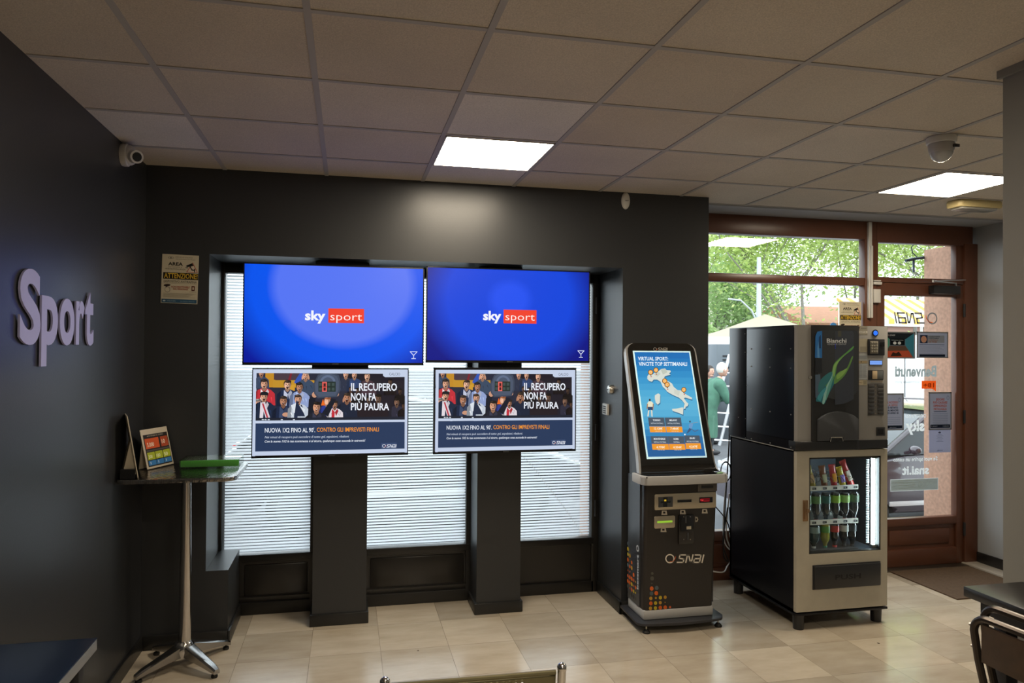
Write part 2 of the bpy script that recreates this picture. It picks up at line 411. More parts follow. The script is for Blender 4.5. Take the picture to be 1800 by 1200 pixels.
# left wall
o = MB().box(-1.32, -1.175, -4.3, 5.16, 0, H).build('wall_left', WALL); tag(o, kind='structure')
# back wall with the display window recess
wb = MB()
wb.box(-1.175, -.818, 4.565, 5.16, 0, H); wb.box(-.818, 1.835, 4.565, 5.16, 2.352, H); wb.box(1.835, 2.475, 4.565, 5.16, 0, H)
wb.box(-.818, -.69, 4.565, 5.022, 0, .445)
o = wb.build('wall_back', WALL, smooth=False); tag(o, kind='structure')
# right side: pale wall beside the door, and the wall end close to the camera
o = MB().box(5.25, 5.4, 2.1, 5.16, 0, H).build('wall_right', GREYWALL); tag(o, kind='structure')
o = MB().box(2.44, 5.4, -4.3, 2.237, 0, H).box(2.425, 2.442, -4.3, 2.25, H-.03, H).build('wall_front_right', PIERWALL, smooth=False); tag(o, kind='structure')
o = MB().box(-1.3, 2.5, -4.42, -4.3, 0, H).build('wall_behind', GREYWALL); tag(o, kind='structure')
# skirtings
b = MB().box(-1.175, -1.16, -4.3, 4.565, 0, .085, .003).build('baseboard_left', BASEB); tag(b, kind='structure')
b = MB().box(-1.16, -.69, 4.55, 4.565, 0, .085, .003).box(-.69, -.675, 4.55, 5.02, 0, .085, .003)
b.box(1.82, 1.835, 4.55, 5.02, 0, .085, .003).box(1.82, 2.475, 4.55, 4.565, 0, .085, .003).box(2.475, 2.49, 4.55, 5.07, 0, .085, .003)
b = b.build('baseboard_back', BASEB); tag(b, kind='structure')
b = MB().box(5.235, 5.25, 2.24, 5.05, .02, .105, .003).build('baseboard_right', BASEB); tag(b, kind='structure')
o = MB().box(5.10, 5.25, 2.24, 5.07, 0, .02, .002).build('trim_1', mat('pale_stone_step', (.52,.47,.40), .3)); tag(o, kind='structure')

# the two square pillars standing in the recess
def pillar(x0, x1, label):
    t = thing('pillar', label, 'pillar', ((x0+x1)/2, 4.86, 0), group='dark pillars in front of the display window')
    MB().box(x0, x1, 4.742, 4.99, .0, 2.35).build('shaft', WALL, t)
    MB().box(x0-.015, x1+.015, 4.728, 5.0, 0, .075, .004).build('plinth', BASEB, t)
pillar(-.205, .137, 'square dark grey pillar below the left pair of screens, nearest the bistro table')
pillar(.868, 1.172, 'square dark grey pillar below the right pair of screens, nearest the betting kiosk')

# display window
wi = thing('window_1', None, None, (.5, 5.05, 0)); tag(wi, kind='structure')
f = MB()
f.box(-.818, -.797, 5.02, 5.10, .40, 2.352); f.box(-.84, -.80, 5.0, 5.03, .445, 2.352, .003)
f.box(1.782, 1.835, 5.02, 5.10, 0, 2.352, .003); f.box(-.82, 1.80, 5.015, 5.10, 2.288, 2.352, .003); f.box(-.82, 1.80, 5.015, 5.10, .355, .402, .004)
f.box(-.69, 1.80, 5.02, 5.06, .0, .082, .004)
for xx in (-.215, .86): f.box(xx-.02, xx+.02, 5.02, 5.10, .08, 2.30)
f.build('window_frame', FRAMEBLK, wi)
p = MB(); p.box(-.75, 1.79, 5.045, 5.09, .0, .37); p.box(-.66, -.25, 5.034, 5.05, .125, .33, .008).box(.17, .83, 5.034, 5.05, .125, .33, .008)
p.box(-.69, .86, 5.026, 5.05, .105, .117)
p.build('lower_panel', WPANEL, wi)
MB().box(-.80, 1.785, 5.062, 5.068, .40, 2.29).build('glass_pane', GLASS, wi)
MB().quad([(-.792, 5.058, .408), (1.776, 5.058, .408), (1.776, 5.058, 2.284), (-.792, 5.058, 2.284)]).build('frosted_film', FILM, wi)
h = MB()
for z in (2.12, 1.18, .62): h.cyl((1.808, 5.008, z-.06), (1.808, 5.008, z+.06), .008)
h.build('hinge', BLACKP, wi)
h = MB().tube([(1.16, 4.98, 1.10), (1.32, 5.02, .95), (1.58, 5.035, .62), (1.72, 5.04, .42)], .0012, 6); h = h.build('hanging_cord', WHITEP, wi)

# glazed entrance wall: fixed window and door
def rails(mb, L):
    for q in L: mb.box(*q[:6], q[6] if len(q) > 6 else .006)
    return mb
YD = 5.1
w2 = thing('window_2', None, None, (3.3, YD, 0)); tag(w2, kind='structure')
rails(MB(), [(2.475, 4.26, 5.06, 5.14, 2.715, 2.868), (2.475, 2.53, 5.07, 5.14, 0, 2.72), (4.15, 4.262, 5.06, 5.14, 0, 2.72), (2.475, 4.16, 5.07, 5.14, 2.335, 2.402),
    (2.475, 4.16, 5.07, 5.14, .31, .385), (2.475, 4.16, 5.07, 5.14, 0, .10)]).build('window_frame', BROWN, w2)
MB().box(2.5, 4.16, 5.095, 5.12, .09, .32).box(2.56, 4.12, 5.085, 5.1, .13, .28, .008).build('lower_panel', BROWN, w2)
MB().box(2.52, 4.155, 5.10, 5.106, .38, 2.34).build('glass_pane', GLASS, w2)
MB().box(2.52, 4.155, 5.10, 5.106, 2.40, 2.72).build('transom_pane', GLASS, w2)
d1 = thing('door_1', None, None, (4.7, YD, 0)); tag(d1, kind='structure')
rails(MB(), [(4.262, 5.21, 5.06, 5.14, 2.70, 2.868), (5.118, 5.25, 5.05, 5.14, 0, 2.72), (4.262, 5.12, 5.06, 5.14, 2.368, 2.412), (5.05, 5.12, 5.07, 5.13, 2.40, 2.71), (4.258, 4.275, 5.06, 5.13, 2.40, 2.71)]).build('door_frame', BROWN, d1)
MB().box(4.27, 5.06, 5.10, 5.106, 2.41, 2.705).build('transom_pane', GLASS, d1)
lf = rails(MB(), [(4.268, 4.342, 5.065, 5.125, .012, 2.366), (5.048, 5.116, 5.065, 5.125, .012, 2.366), (4.34, 5.05, 5.065, 5.125, 2.262, 2.366), (4.34, 5.05, 5.065, 5.125, .345, .41), (4.34, 5.05, 5.065, 5.125, .012, .15)])
lf.box(4.33, 5.06, 5.09, 5.11, .14, .36).box(4.40, 4.99, 5.08, 5.1, .185, .31, .006)
lf = lf.build('door_leaf', BROWN, d1)
MB().box(4.335, 5.055, 5.10, 5.106, .40, 2.27).build('door_glass', GLASS, d1)
hg = MB()
for z in (.30, 1.25, 2.15): hg.cyl((5.117, 5.055, z-.055), (5.117, 5.055, z+.055), .010)
hg.build('hinge', BLACKP, d1)
MB().box(4.26, 5.25, 4.99, 5.16, 0, .012, .002).build('threshold', mat('dull_metal', (.25,.22,.18), .4, 1), d1)
# door closer with its folded arm
cl = thing('door_closer', 'dark door closer with a shiny folded arm on the top rail of the brown door', 'door closer', (4.87, 5.05, 2.3))
MB().box(*fr(1637, 502, 1684, 517, 5.03)[:2], 5.0, 5.064, *fr(1637, 502, 1684, 517, 5.03)[2:], .008).build('body', BLACKP, cl)
a0, a1, a2 = at(1680, 503, 'y', 5.0), at(1697, 492, 'y', 5.03), at(1640, 494, 'y', 4.93)
MB().tube([a0, (a0.x, a0.y, a0.z+.03)], .008).tube([(a0.x, 5.0, a0.z+.025), a2], .006).tube([a2, a1], .006).cyl((a2.x, a2.y, a2.z-.012), (a2.x, a2.y, a2.z+.012), .011).build('arm', CHROME, cl)
# white conduit and contact sensor by the door
cn = MB().box(4.165, 4.195, 5.035, 5.062, 2.07, 2.855, .003).box(4.175, 4.193, 5.02, 5.04, 2.07, 2.66, .003).build('cable_conduit', WHITEP)
tag(cn, 'thin white vertical cable conduit running down the brown post beside the door', 'conduit')
x0, x1, z0, z1 = fr(1535, 508, 1547, 532, 5.04)
sn = thing('door_contact_sensor', 'small white door contact sensor hanging beside the conduit on the brown post', 'sensor', (x0, 5.05, z0))
MB().box(x0, x1, 5.03, 5.064, z0, z1, .004).build('sensor_box', WHITEP, sn)
x0, x1, z0, z1 = fr(1536, 493, 1550, 500, 5.04); MB().box(x0, x1, 5.035, 5.062, z0, z1-.01, .003).box(x0, x1-.01, 5.035, 5.058, z1-.006, z1+.004, .002).build('magnet', WHITEP, sn)

# ------------------------------------------------------------------ ceiling lamps and fittings
def lamp(x, y, label):
    t = thing('ceiling_light', label, 'ceiling light', (x+.3, y+.3, H), group='square panel lights in the tiled ceiling')
    MB().quad([(x+.018, y+.018, H-.006), (x+.582, y+.018, H-.006), (x+.582, y+.582, H-.006), (x+.018, y+.582, H-.006)]).build('diffuser', mat('lamp_diffuser', (.8,.8,.8), .5, emit=(LAMP_COLOR, LAMP_STRENGTH)), t, smooth=False)
    fm = MB()
    for q in ((x+.012, x+.588, y+.012, y+.02), (x+.012, x+.588, y+.58, y+.588), (x+.012, x+.02, y+.012, y+.588), (x+.58, x+.588, y+.012, y+.588)): fm.box(*q, H-.008, H)
    fm.build('lamp_frame', WHITEP, t)
lamp(.464, 3.544, 'square lit ceiling panel above the two middle screens, near the dark wall')
lamp(3.464, 3.544, 'square lit ceiling panel near the entrance, partly hidden by the wall end on the right')
lamp(.464, .544, 'square lit ceiling panel over the room behind the viewer')
lamp(.464, -2.456, 'square lit ceiling panel at the far end of the room behind the viewer')

# ceiling dome detector
sd = thing('dome_detector', 'white round dome detector with a clear bowl on the ceiling, left of the wall end', 'detector', (2.893, 2.994, H))
MB().lathe([(0,0), (.066,0), (.068,-.012), (.066,-.030), (.058,-.034), (0,-.034)], (2.893, 2.994, H-.004)).build('base', WHITEP, sd)
MB().lathe([(.060,-.034), (.058,-.06), (.052,-.078), (.035,-.082), (0,-.082)], (2.893, 2.994, H-.004)).build('housing', mat('grey_plastic', (.42,.40,.38), .4), sd)
MB().lathe([(.052,-.078), (.047,-.095), (.034,-.112), (.017,-.121), (0,-.124)], (2.893, 2.994, H-.004)).build('clear_bowl', mat('milky_dome', (.75,.74,.70), .15, trans=.5), sd)
MB().box(2.905, 2.935, 2.925, 2.937, H-.068, H-.052, .002).build('indicator_window', BLACKP, sd)
# emergency light
e0 = at(1674, 357, 'z', H); em = thing('emergency_light', 'yellowed rectangular emergency light on the ceiling beside the lit panel by the entrance', 'emergency light', (4.36, 4.25, H))
MB().prism(rrect(4.18, 4.55, 4.16, 4.30, .03), 'z', H-.052, H-.002, bev=.012).build('housing', mat('yellowed_plastic', (.55,.45,.22), .4), em)
MB().prism(rrect(4.21, 4.52, 4.175, 4.285, .02), 'z', H-.064, H-.050, bev=.006).build('lens', mat('grey_lens', (.45,.44,.40), .25, trans=.3), em)
# turret camera high on the left wall
cc = thing('security_camera', 'white turret security camera high in the left corner under the ceiling', 'security camera', (-1.175, 4.1, 2.81))
q = at(215, 270, 'x', -1.175)
MX = Matrix.Translation((-1.175, 4.10, 2.805)) @ Matrix.Rotation(pi/2, 4, 'Y')
MB().lathe([(0,0), (.058,0), (.060,.006), (.060,.028), (.055,.032), (0,.032)], M=MX).build('base', WHITEP, cc)
MB().lathe([(.053,.032), (.052,.045), (.044,.058), (.03,.066), (0,.068)], M=MX).build('turret', WHITEP, cc)
dv = Vector((.62, -.76, -.22)).normalized(); c0 = Vector((-1.12, 4.085, 2.797))
MB().cyl(c0, c0+dv*.052, .036, .034, 24).build('eye_housing', WHITEP, cc)
MB().cyl(c0+dv*.050, c0+dv*.054, .024, .024, 20).build('lens', BLACKG, cc)
# motion sensor on the back wall
pr = thing('motion_sensor', 'small white oval motion sensor on the dark wall just under the ceiling', 'motion sensor', (1.85, 4.565, 2.81))
MB().sph((1.85, 4.560, 2.812), .03, 24, (1, .9, 1.95)).build('cover', WHITEP, pr)
MB().box(1.838, 1.862, 4.530, 4.536, 2.806, 2.809, .001).build('slot', DKGREY, pr)
# keyed alarm switch and keypad on the recess side
ks = thing('alarm_key_switch', 'round metal key switch on the right side of the window recess, above the keypad', 'key switch', (1.835, 4.753, 1.513))
MY = Matrix.Translation((1.835, 4.755, 1.513)) @ Matrix.Rotation(-pi/2, 4, 'Y')
MB().lathe([(0,0), (.035,0), (.035,.012), (.027,.028), (.012,.033), (0,.033)], M=MY).build('dome', STEEL, ks)
MB().box(1.797, 1.803, 4.747, 4.763, 1.508, 1.516, .001).build('keyhole', BLACKP, ks)
kp = thing('keypad', 'small white keypad on the right side of the window recess, below the round key switch', 'keypad', (1.835, 4.85, 1.364))
MB().box(1.815, 1.834, 4.80, 4.90, 1.325, 1.405, .005).build('housing', WHITEP, kp)
kb = MB()
for i in range(3):
    for j in range(4): kb.box(1.812, 1.816, 4.825+i*.02, 4.838+i*.02, 1.335+j*.015, 1.345+j*.015, .001)
kb.build('buttons', DKGREY, kp)

# ------------------------------------------------------------------ raised lettering on the left wall
sp = thing('wall_lettering', 'large raised pale letters reading Sport on the dark left wall', 'lettering', (-1.175, 3.28, 1.81))
LET = mat('screen_tinted_letter_grey', (.45,.45,.76), .45)  # light grey letters, with the screens' blue glow mixed into the base colour
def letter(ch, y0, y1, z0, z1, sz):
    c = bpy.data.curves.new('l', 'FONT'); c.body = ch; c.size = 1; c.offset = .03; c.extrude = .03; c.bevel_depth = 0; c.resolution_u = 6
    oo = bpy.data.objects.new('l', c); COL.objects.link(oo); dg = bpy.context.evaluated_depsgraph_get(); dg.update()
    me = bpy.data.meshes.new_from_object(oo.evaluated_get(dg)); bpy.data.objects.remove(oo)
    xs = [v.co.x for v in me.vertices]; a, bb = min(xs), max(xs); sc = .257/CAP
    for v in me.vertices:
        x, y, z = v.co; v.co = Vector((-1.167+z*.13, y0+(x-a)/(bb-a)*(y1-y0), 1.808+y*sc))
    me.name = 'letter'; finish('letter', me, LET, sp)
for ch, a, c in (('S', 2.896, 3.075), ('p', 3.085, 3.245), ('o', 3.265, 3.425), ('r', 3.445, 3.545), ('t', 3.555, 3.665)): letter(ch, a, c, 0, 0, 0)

# ------------------------------------------------------------------ notices
PAPER = mat('paper_back', (.55,.52,.45), .7)
def cctv_art(W, Hh, dim=''):
    a = Art(lambda x, y: ((x-125)/(700)*W, (1050-y)/(930)*Hh)); P = 'c9bfa6'
    a.rect(125, 1050, 825, 120, P)
    a.ell(290, 185, 60, 22, '8a8578'); a.ell(290, 185, 48, 14, P); a.ell(290, 185, 14, 14, '6a665c')
    a.text('ISTITUTO DI VIGILANZA', 380, 180, -22, 330, '6d685e', .01); a.text('SORVEGLIANZA E SICUREZZA', 380, 215, -18, 380, '6d685e')
    a.text('AREA', 242, 330, -60, 280, '1c1a18', .03); a.text("SOTTOPOSTA A", 240, 372, -20, 270, '4a463f'); a.text("VIDEOSORVEGLIANZA", 185, 410, -26, 390, '3a362f')
    a.poly([(590,450),(815,450),(710,255)], 'a8402c'); a.poly([(612,440),(795,440),(710,280)], 'd9c9b4')
    a.poly([(580,325),(700,270),(730,320),(610,350)], '191816'); a.line([(665,345),(700,400),(745,405)], 20, '191816'); a.rect(742, 445, 760, 375, '191816'); a.ell(585, 362, 9, 9, '191816'); a.ell(610, 365, 9, 9, '191816')
    a.rect(155, 590, 825, 465, '14110f'); a.text('ATTENZIONE!', 172, 570, -90, 640, 'd8b23a', .02)
    a.text('DISPOSITIVO ANTIRAPINA', 170, 655, -42, 630, '38342e'); a.line([(170,668),(800,668)], 4, '6d685e')
    a.ell(235, 710, 65, 22, '2b1c17', rot=-.1); a.rect(210, 750, 240, 710, '2b1c17'); a.ring(245, 790, 50, 8, '77706a')
    a.text('NON DISATTIVABILE', 318, 752, -32, 350, 'a04a34', .02); a.text('DAL PERSONALE', 355, 792, -30, 280, 'a04a34', .02)
    a.rect(705, 800, 765, 710, '5c2a20'); a.rect(720, 780, 750, 730, 'c9bfa6'); a.text('DIVIETO', 668, 828, -14, 130, '6d685e')
    for k in range(6): a.rect(170, 862+k*15, 800-(k*37 % 160), 856+k*15, 'a39b88')
    a.rect(140, 1040, 812, 970, '2f5570'); a.ell(190, 1005, 26, 14, 'b8c4c8'); a.text('VIGILANZA', 240, 1015, -22, 170, '9fb2bc'); a.text('SICUREZZA PRIVATA', 500, 1018, -22, 270, '7fa0b4')
    return a
sg = thing('warning_notice', 'cream video surveillance warning notice with a black and yellow band on the dark wall', 'notice', (-.98, 4.565, 2.2), group='video surveillance notices')
Ms = frame((-1.087, 4.5625, 2.052), (1, 0, 0), (0, 0, 1)) @ Matrix.Rotation(R(-1.2), 4, 'Z')
MB().box(0, .204, 0, .292, -.002, .0, M=Ms).build('sheet', PAPER, sg); cctv_art(.204, .292).build('print', Ms, PRINT, sg)
sg = thing('warning_notice', 'cream video surveillance warning notice stuck on the entrance glass above the coffee machine', 'notice', (4.04, 5.095, 1.95), group='video surveillance notices')
Ms = frame((3.936, 5.097, 1.905), (1, 0, 0), (0, 0, 1))
MB().box(0, .205, 0, .298, -.001, .0, M=Ms).build('sheet', PAPER, sg); cctv_art(.205, .298).build('print', Ms, PRINT, sg)

# ================================================================== SCREENS
def tv_shell(t, x0, x1, z0, z1, y, brand=True):
    MB().box(x0, x1, y, y+.028, z0, z1, .003).box(x0+.12, x1-.12, y+.026, y+.058, z0+.03, z1-.14, .012).build('casing', BLACKP, t)
    bz = MB(); e = .0075
    for q in ((x0, x1, z0, z0+.016), (x0, x1, z1-e, z1), (x0, x0+e, z0, z1), (x1-e, x1, z0, z1)): bz.box(q[0], q[1], y-.004, y+.002, q[2], q[3])
    bz.build('bezel', BLACKG, t)
    MB().box((x0+x1)/2-.02, (x0+x1)/2+.02, y-.006, y, z0+.004, z0+.010, .001).build('badge', DKGREY, t)
    MB().box((x0+x1)/2-.16, (x0+x1)/2+.16, y+.05, 4.742, (z0+z1)/2-.13, (z0+z1)/2+.13, .004).build('wall_bracket', BLACKP, t)
def glow_mat(name, c0, c1, c2, cx, cz, r0, r1):
    """what the blue idle picture shows: a lighter disc fading to deep blue"""
    M, nt, out = nodes_mat(name); L = nt.links.new
    tc = N(nt, 'TexCoord'); sb = N(nt, 'VectorMath', operation='SUBTRACT'); sb.inputs[1].default_value = (cx, 0, cz); L(tc.outputs['Object'], sb.inputs[0])
    mu = N(nt, 'VectorMath', operation='MULTIPLY'); mu.inputs[1].default_value = (1, 0, 1.15); L(sb.outputs[0], mu.inputs[0])
    ln = N(nt, 'VectorMath', operation='LENGTH'); L(mu.outputs[0], ln.inputs[0])
    cr = N(nt, 'ValToRGB'); e = cr.color_ramp.elements; e[0].position = 0; e[0].color = (*lin(c0), 1); e[1].position = 1; e[1].color = (*lin(c2), 1)
    for p, c in ((r0, c0), (r0+.07, c1), (r1, c1)):
        k = e.new(p); k.color = (*lin(c), 1)
    k = e.new(r1+.20); k.color = (*lin(c2), 1)
    L(ln.outputs['Value'], cr.inputs[0])
    b = N(nt, 'BsdfPrincipled', Roughness=.25); b.inputs['Base Color'].default_value = (.01,.01,.01,1); b.inputs['Emission Strength'].default_value = 1; b.inputs['Specular IOR Level'].default_value = .25
    L(cr.outputs[0], b.inputs['Emission Color']); L(b.outputs[0], out.inputs[0]); return M
def sky_tv(x0, x1, z0, z1, label, gm, logo, cup):
    Y = 4.60; t = thing('television', label, 'television', ((x0+x1)/2, Y, z0), group='upper screens showing the blue idle picture')
    tv_shell(t, x0, x1, z0, z1, Y)
    sc = MB().quad([(x0+.0075, Y-.001, z0+.016), (x1-.0075, Y-.001, z0+.016), (x1-.0075, Y-.001, z1-.0075), (x0+.0075, Y-.001, z1-.0075)]).build('screen', gm, t, smooth=False)
    sc['label'] = 'glowing blue screen'
    def P(x, y): q = at(x, y, 'y', Y); return (q.x, q.z)
    a = Art(); lx, ly, rx, rb, bx0, by0, bx1, by1 = logo
    p0, p1 = P(lx, ly), P(rx, ly); skyword(a, p0[0], p0[1], .060, p1[0]-p0[0], 'f4f6ff')
    q0, q1 = P(bx0, by1), P(bx1, by0); a.rect(q0[0], q0[1], q1[0], q1[1], 'f0402c')
    a.text('sport', q0[0]+.012, p0[1], .050, q1[0]-q0[0]-.024, 'fff4f0', -.005)
    c0 = P(*cup); s = .022
    a.line([(c0[0]-s, c0[1]+s), (c0[0]+s, c0[1]+s), (c0[0], c0[1]-s*.1), (c0[0]-s, c0[1]+s)], .004, 'dfe8ff'); a.line([(c0[0], c0[1]), (c0[0], c0[1]-s)], .004, 'dfe8ff'); a.line([(c0[0]-s*.55, c0[1]-s), (c0[0]+s*.55, c0[1]-s)], .004, 'dfe8ff')
    a.build('screen_logo', frame((0, Y-.0015, 0), (1, 0, 0), (0, 0, 1)), LIT, sc)
sky_tv(-.628, .4825, 1.683, 2.3125, 'large upper left screen showing a sky sport logo on a bright blue disc',
       glow_mat('blue_idle_picture', '5575f4', '0054ee', '00179a', .05, .50, .40, .56), (536, 562, 572, 0, 577, 543, 640, 567), (727, 624))
sky_tv(.497, 1.611, 1.701, 2.325, 'large upper right screen showing a sky sport logo on plain deep blue',
       glow_mat('blue_idle_picture_deep', '1a50f0', '0043dc', '000e84', .0, .42, .10, .42), (849, 562, 881, 0, 885, 545, 943, 568), (1021, 622))

# lower screens: the advert with a shouting crowd
SKIN = ['c8957a', 'b98468', 'd3a489', 'a8765c']
def fan(a, x, y, s, hair, cloth, skin=None, dim=1.0, cloth2=None, hands=False, cap=False, face=True):
    """one head-and-shoulders figure of the crowd picture, s = head half width"""
    def dk(c, k=1.0):
        v = tuple(int(c[i:i+2], 16) for i in (0, 2, 4)); return '%02x%02x%02x' % tuple(int(max(0, min(255, q*dim*k))) for q in v)
    skin = skin or SKIN[int(x) % 4]
    a.poly([(x-2.9*s, y+6*s), (x-2.7*s, y+2.6*s), (x-1.7*s, y+1.7*s), (x-.6*s, y+1.2*s), (x+.6*s, y+1.2*s), (x+1.8*s, y+1.7*s), (x+2.8*s, y+2.7*s), (x+3*s, y+6*s)], dk(cloth))
    a.poly([(x-2.9*s, y+6*s), (x-2.7*s, y+2.6*s), (x-1.7*s, y+1.7*s), (x-1.9*s, y+6*s)], dk(cloth, .7))
    rg = random.Random(int(x*7+y))
    for q in range(5):
        ux = x+rg.uniform(-2.3, 2.0)*s; uy = y+rg.uniform(2.4, 4.6)*s; a.poly([(ux, uy), (ux+.18*s, uy-.1*s), (ux+rg.uniform(.2, .9)*s, uy+rg.uniform(.9, 1.6)*s)], dk(cloth, rg.choice((.6, 1.35, 1.6))))
    if cloth2:
        a.poly([(x-.9*s, y+1.4*s), (x+.1*s, y+2.6*s), (x-.2*s, y+6*s), (x-1.1*s, y+6*s)], dk(cloth2)); a.poly([(x+.9*s, y+1.4*s), (x+.1*s, y+2.6*s), (x+.5*s, y+4*s), (x+1.3*s, y+2.2*s)], dk(cloth2, .85))
    a.poly([(x-.45*s, y+.7*s), (x+.45*s, y+.7*s), (x+.6*s, y+1.5*s), (x, y+2.1*s), (x-.6*s, y+1.5*s)], dk(skin, .75))
    a.ell(x, y-.25*s, 1.02*s, 1.2*s, dk(hair)); a.ell(x, y+.12*s, .86*s, 1.22*s, dk(skin))
    a.ell(x-.25*s, y+.05*s, .5*s, .95*s, dk(skin, 1.14)); a.ell(x+.55*s, y+.25*s, .24*s, .8*s, dk(skin, .74)); a.ell(x-rg.uniform(-.3, .3)*s, y-.95*s, .92*s, .42*s, dk(hair)); a.ell(x-.3*s, y-1.1*s, .4*s, .14*s, dk(hair, 1.8)); a.rect(x-.55*s, y-.30*s, x-.12*s, y-.38*s, dk(hair)); a.rect(x+.12*s, y-.30*s, x+.55*s, y-.38*s, dk(hair)); a.ell(x, y+1.2*s, .4*s, .14*s, dk(skin, .7))
    if cap: a.poly([(x-1.1*s, y-.45*s), (x-.9*s, y-1.2*s), (x, y-1.5*s), (x+.9*s, y-1.2*s), (x+1.2*s, y-.4*s)], '1a1c22')
    if face:
        a.ell(x-.33*s, y-.12*s, .15*s, .10*s, dk('2a1a14')); a.ell(x+.33*s, y-.12*s, .15*s, .10*s, dk('2a1a14')); a.ell(x, y+.22*s, .13*s, .22*s, dk(skin, .8))
        mo = rg.uniform(.18, .42); a.ell(x, y+.72*s, .26*s+mo*.15*s, mo*s, dk('3a1512')); a.ell(x, y+.72*s-mo*.6*s, .2*s, .07*s, dk('d8c8c0'))
    if hands: a.ell(x-.85*s, y+.5*s, .3*s, .8*s, dk(skin, 1.08), rot=.2); a.ell(x+.85*s, y+.5*s, .3*s, .8*s, dk(skin, .95), rot=-.2)
def advert(W, Hh):
    a = Art(bilin((18,48),(1790,42),(1785,1022),(20,1070), W, Hh))
    class C:    # clip helper: the picture band
        pass
    a.rect(18, 1080, 1790, 40, 'c3cfe6')
    a.poly([(52,86),(1755,70),(1755,640),(52,662)], '2a2c3c')
    a.rect(150, 260, 260, 88, 'c08a28'); a.rect(235, 262, 700, 175, 'c08f2c'); a.rect(245, 170, 560, 84, '4a3b44'); a.rect(380, 300, 480, 230, 'd09a30'); a.poly([(470,200),(540,84),(590,84),(520,240)], '3355b0'); a.poly([(400,180),(430,84),(450,84),(430,180)], '7a2430')
    a.poly([(1080,76),(1755,70),(1755,640),(1080,650)], '201c26')
    for f in ((105,95,30,'3a3030','39465e'), (600,120,38,'6a625c','3a4a62'), (1060,100,34,'30241e','2b3246'), (1160,110,32,'2a1f1a','2c3f66'), (1310,125,36,'3a2c24','43303a')):
        fan(a, f[0], f[1], f[2], f[3], f[4], hands=(f[0] == 600))
    for f in ((1580,190,26,.45),(1700,300,24,.35),(1440,390,40,.5),(1330,400,28,.45),(1200,300,26,.4),(1660,430,34,.62),(1745,470,26,.4),(1120,280,24,.5)): fan(a, f[0], f[1], f[2], '2a211d', '4a4862' if f[0] == 1660 else '3a2c30', dim=f[3])
    a.poly([(1130,450),(1560,440),(1560,640),(1130,650)], '241c22')
    fan(a, 140, 220, 42, '2a211e', 'c0303a', cloth2='e8e2e4'); fan(a, 398, 230, 42, '30241e', '1d2c4c', cloth2='c0c6dc'); fan(a, 535, 255, 40, '1f1a18', '8fa0cc', cloth2='c4cdea')
    fan(a, 80, 450, 40, '6a6460', '3a332e'); fan(a, 140, 370, 42, '25211f', '1c2840', cap=True, cloth2='e0d8e0'); a.poly([(110,440),(150,430),(210,615),(160,618)], 'd8cdd6'); a.poly([(118,450),(135,448),(190,615),(172,617)], 'b83040')
    fan(a, 355, 420, 44, '2c2420', '1a2744', cloth2='3a4868'); a.ell(385, 580, 40, 26, 'c8957a'); fan(a, 520, 400, 42, '3a2c24', 'c3ccd8', cloth2='2a3350'); a.poly([(440,470),(500,440),(600,520),(590,560),(470,560)], 'dbe2ea'); a.poly([(500,400),(540,480),(585,560),(600,600),(480,600)], '222c44')
    fan(a, 1075, 380, 42, '30261f', '1c2438', hands=True)
    fan(a, 850, 420, 38, '8a5030', '2c3c8c', face=False); a.poly([(780,470),(800,395),(830,470)], 'e86a20'); fan(a, 935, 460, 34, '2c2420', 'ded6dc', cloth2='c02c38')
    a.poly([(630,640),(640,400),(690,340),(720,380),(690,560),(700,640)], '171b28'); a.poly([(790,560),(900,390),(950,400),(860,600)], '171b28'); a.ell(705, 345, 30, 34, 'c8957a'); a.ell(960, 335, 24, 28, 'c8957a')
    fan(a, 728, 490, 46, '1f1a18', '20222e', skin='c08c70', cloth2='3a3c50')
    a.poly([(700,330),(690,220),(740,110),(800,84),(900,84),(980,110),(1000,180),(1000,290),(960,370),(740,385)], '3d4658')
    a.poly([(715,325),(708,220),(750,125),(810,96),(890,96),(960,125),(982,190),(980,285),(945,355),(752,368)], '4a556a'); a.ring(855, 200, 75, 26, '5f6d88', a0=pi, a1=2*pi)
    a.rect(748, 308, 945, 188, '22302c')
    for i in range(4):
        for j in range(2): a.rect(756+i*48, 240+j*55, 788+i*48, 205+j*55, '3f4f4c')
    a.rect(790, 308, 845, 192, 'd04a48'); a.rect(806, 245, 832, 210, '3a1c20'); a.rect(806, 295, 832, 262, '3a1c20'); a.line([(800,196),(836,196),(836,304),(800,304),(800,196)], 4, 'ff8f80'); a.line([(800,250),(836,250)], 5, '7a2422')
    a.poly([(52,620),(1755,598),(1755,640),(52,662)], '1d2230')
    for k in (120, 150, 185, 330, 465): a.rect(k, 645, k+22, 632, 'c8d0dc')
    a.poly([(1480,60),(1775,58),(1775,130),(1520,134),(1497,118),(1492,86)], 'c3cfe6')
    a.rect(18, 92, 1790, 42, 'c3cfe6'); a.rect(18, 1080, 52, 42, 'c3cfe6'); a.rect(1756, 1080, 1795, 42, 'c3cfe6')
    a.text('CALCIO', 1568, 112, -30, 130, '2a3040', -.005)
    a.poly([(52,686),(1755,658),(1755,975),(52,1014)], '27395a'); a.poly([(18,652),(1790,632),(1790,660),(18,684)], 'c3cfe6')
    a.text('IL RECUPERO', 1122, 292, -84, 540, 'e8ecf6', .022); a.text('NON FA', 1122, 408, -84, 295, 'e8ecf6', .022); a.text('PI\u00d9 PAURA', 1122, 522, -80, 448, 'e8ecf6', .022)
    sl = lambda x: 0
    a.text('NUOVA 1X2 FINO AL 90\u2032.', 155, 790, -50, 560, 'e4e9f4', .012, rot=-.010); a.text('CONTRO GLI IMPREVISTI FINALI', 735, 780, -48, 715, 'f0962c', .012, rot=-.010)
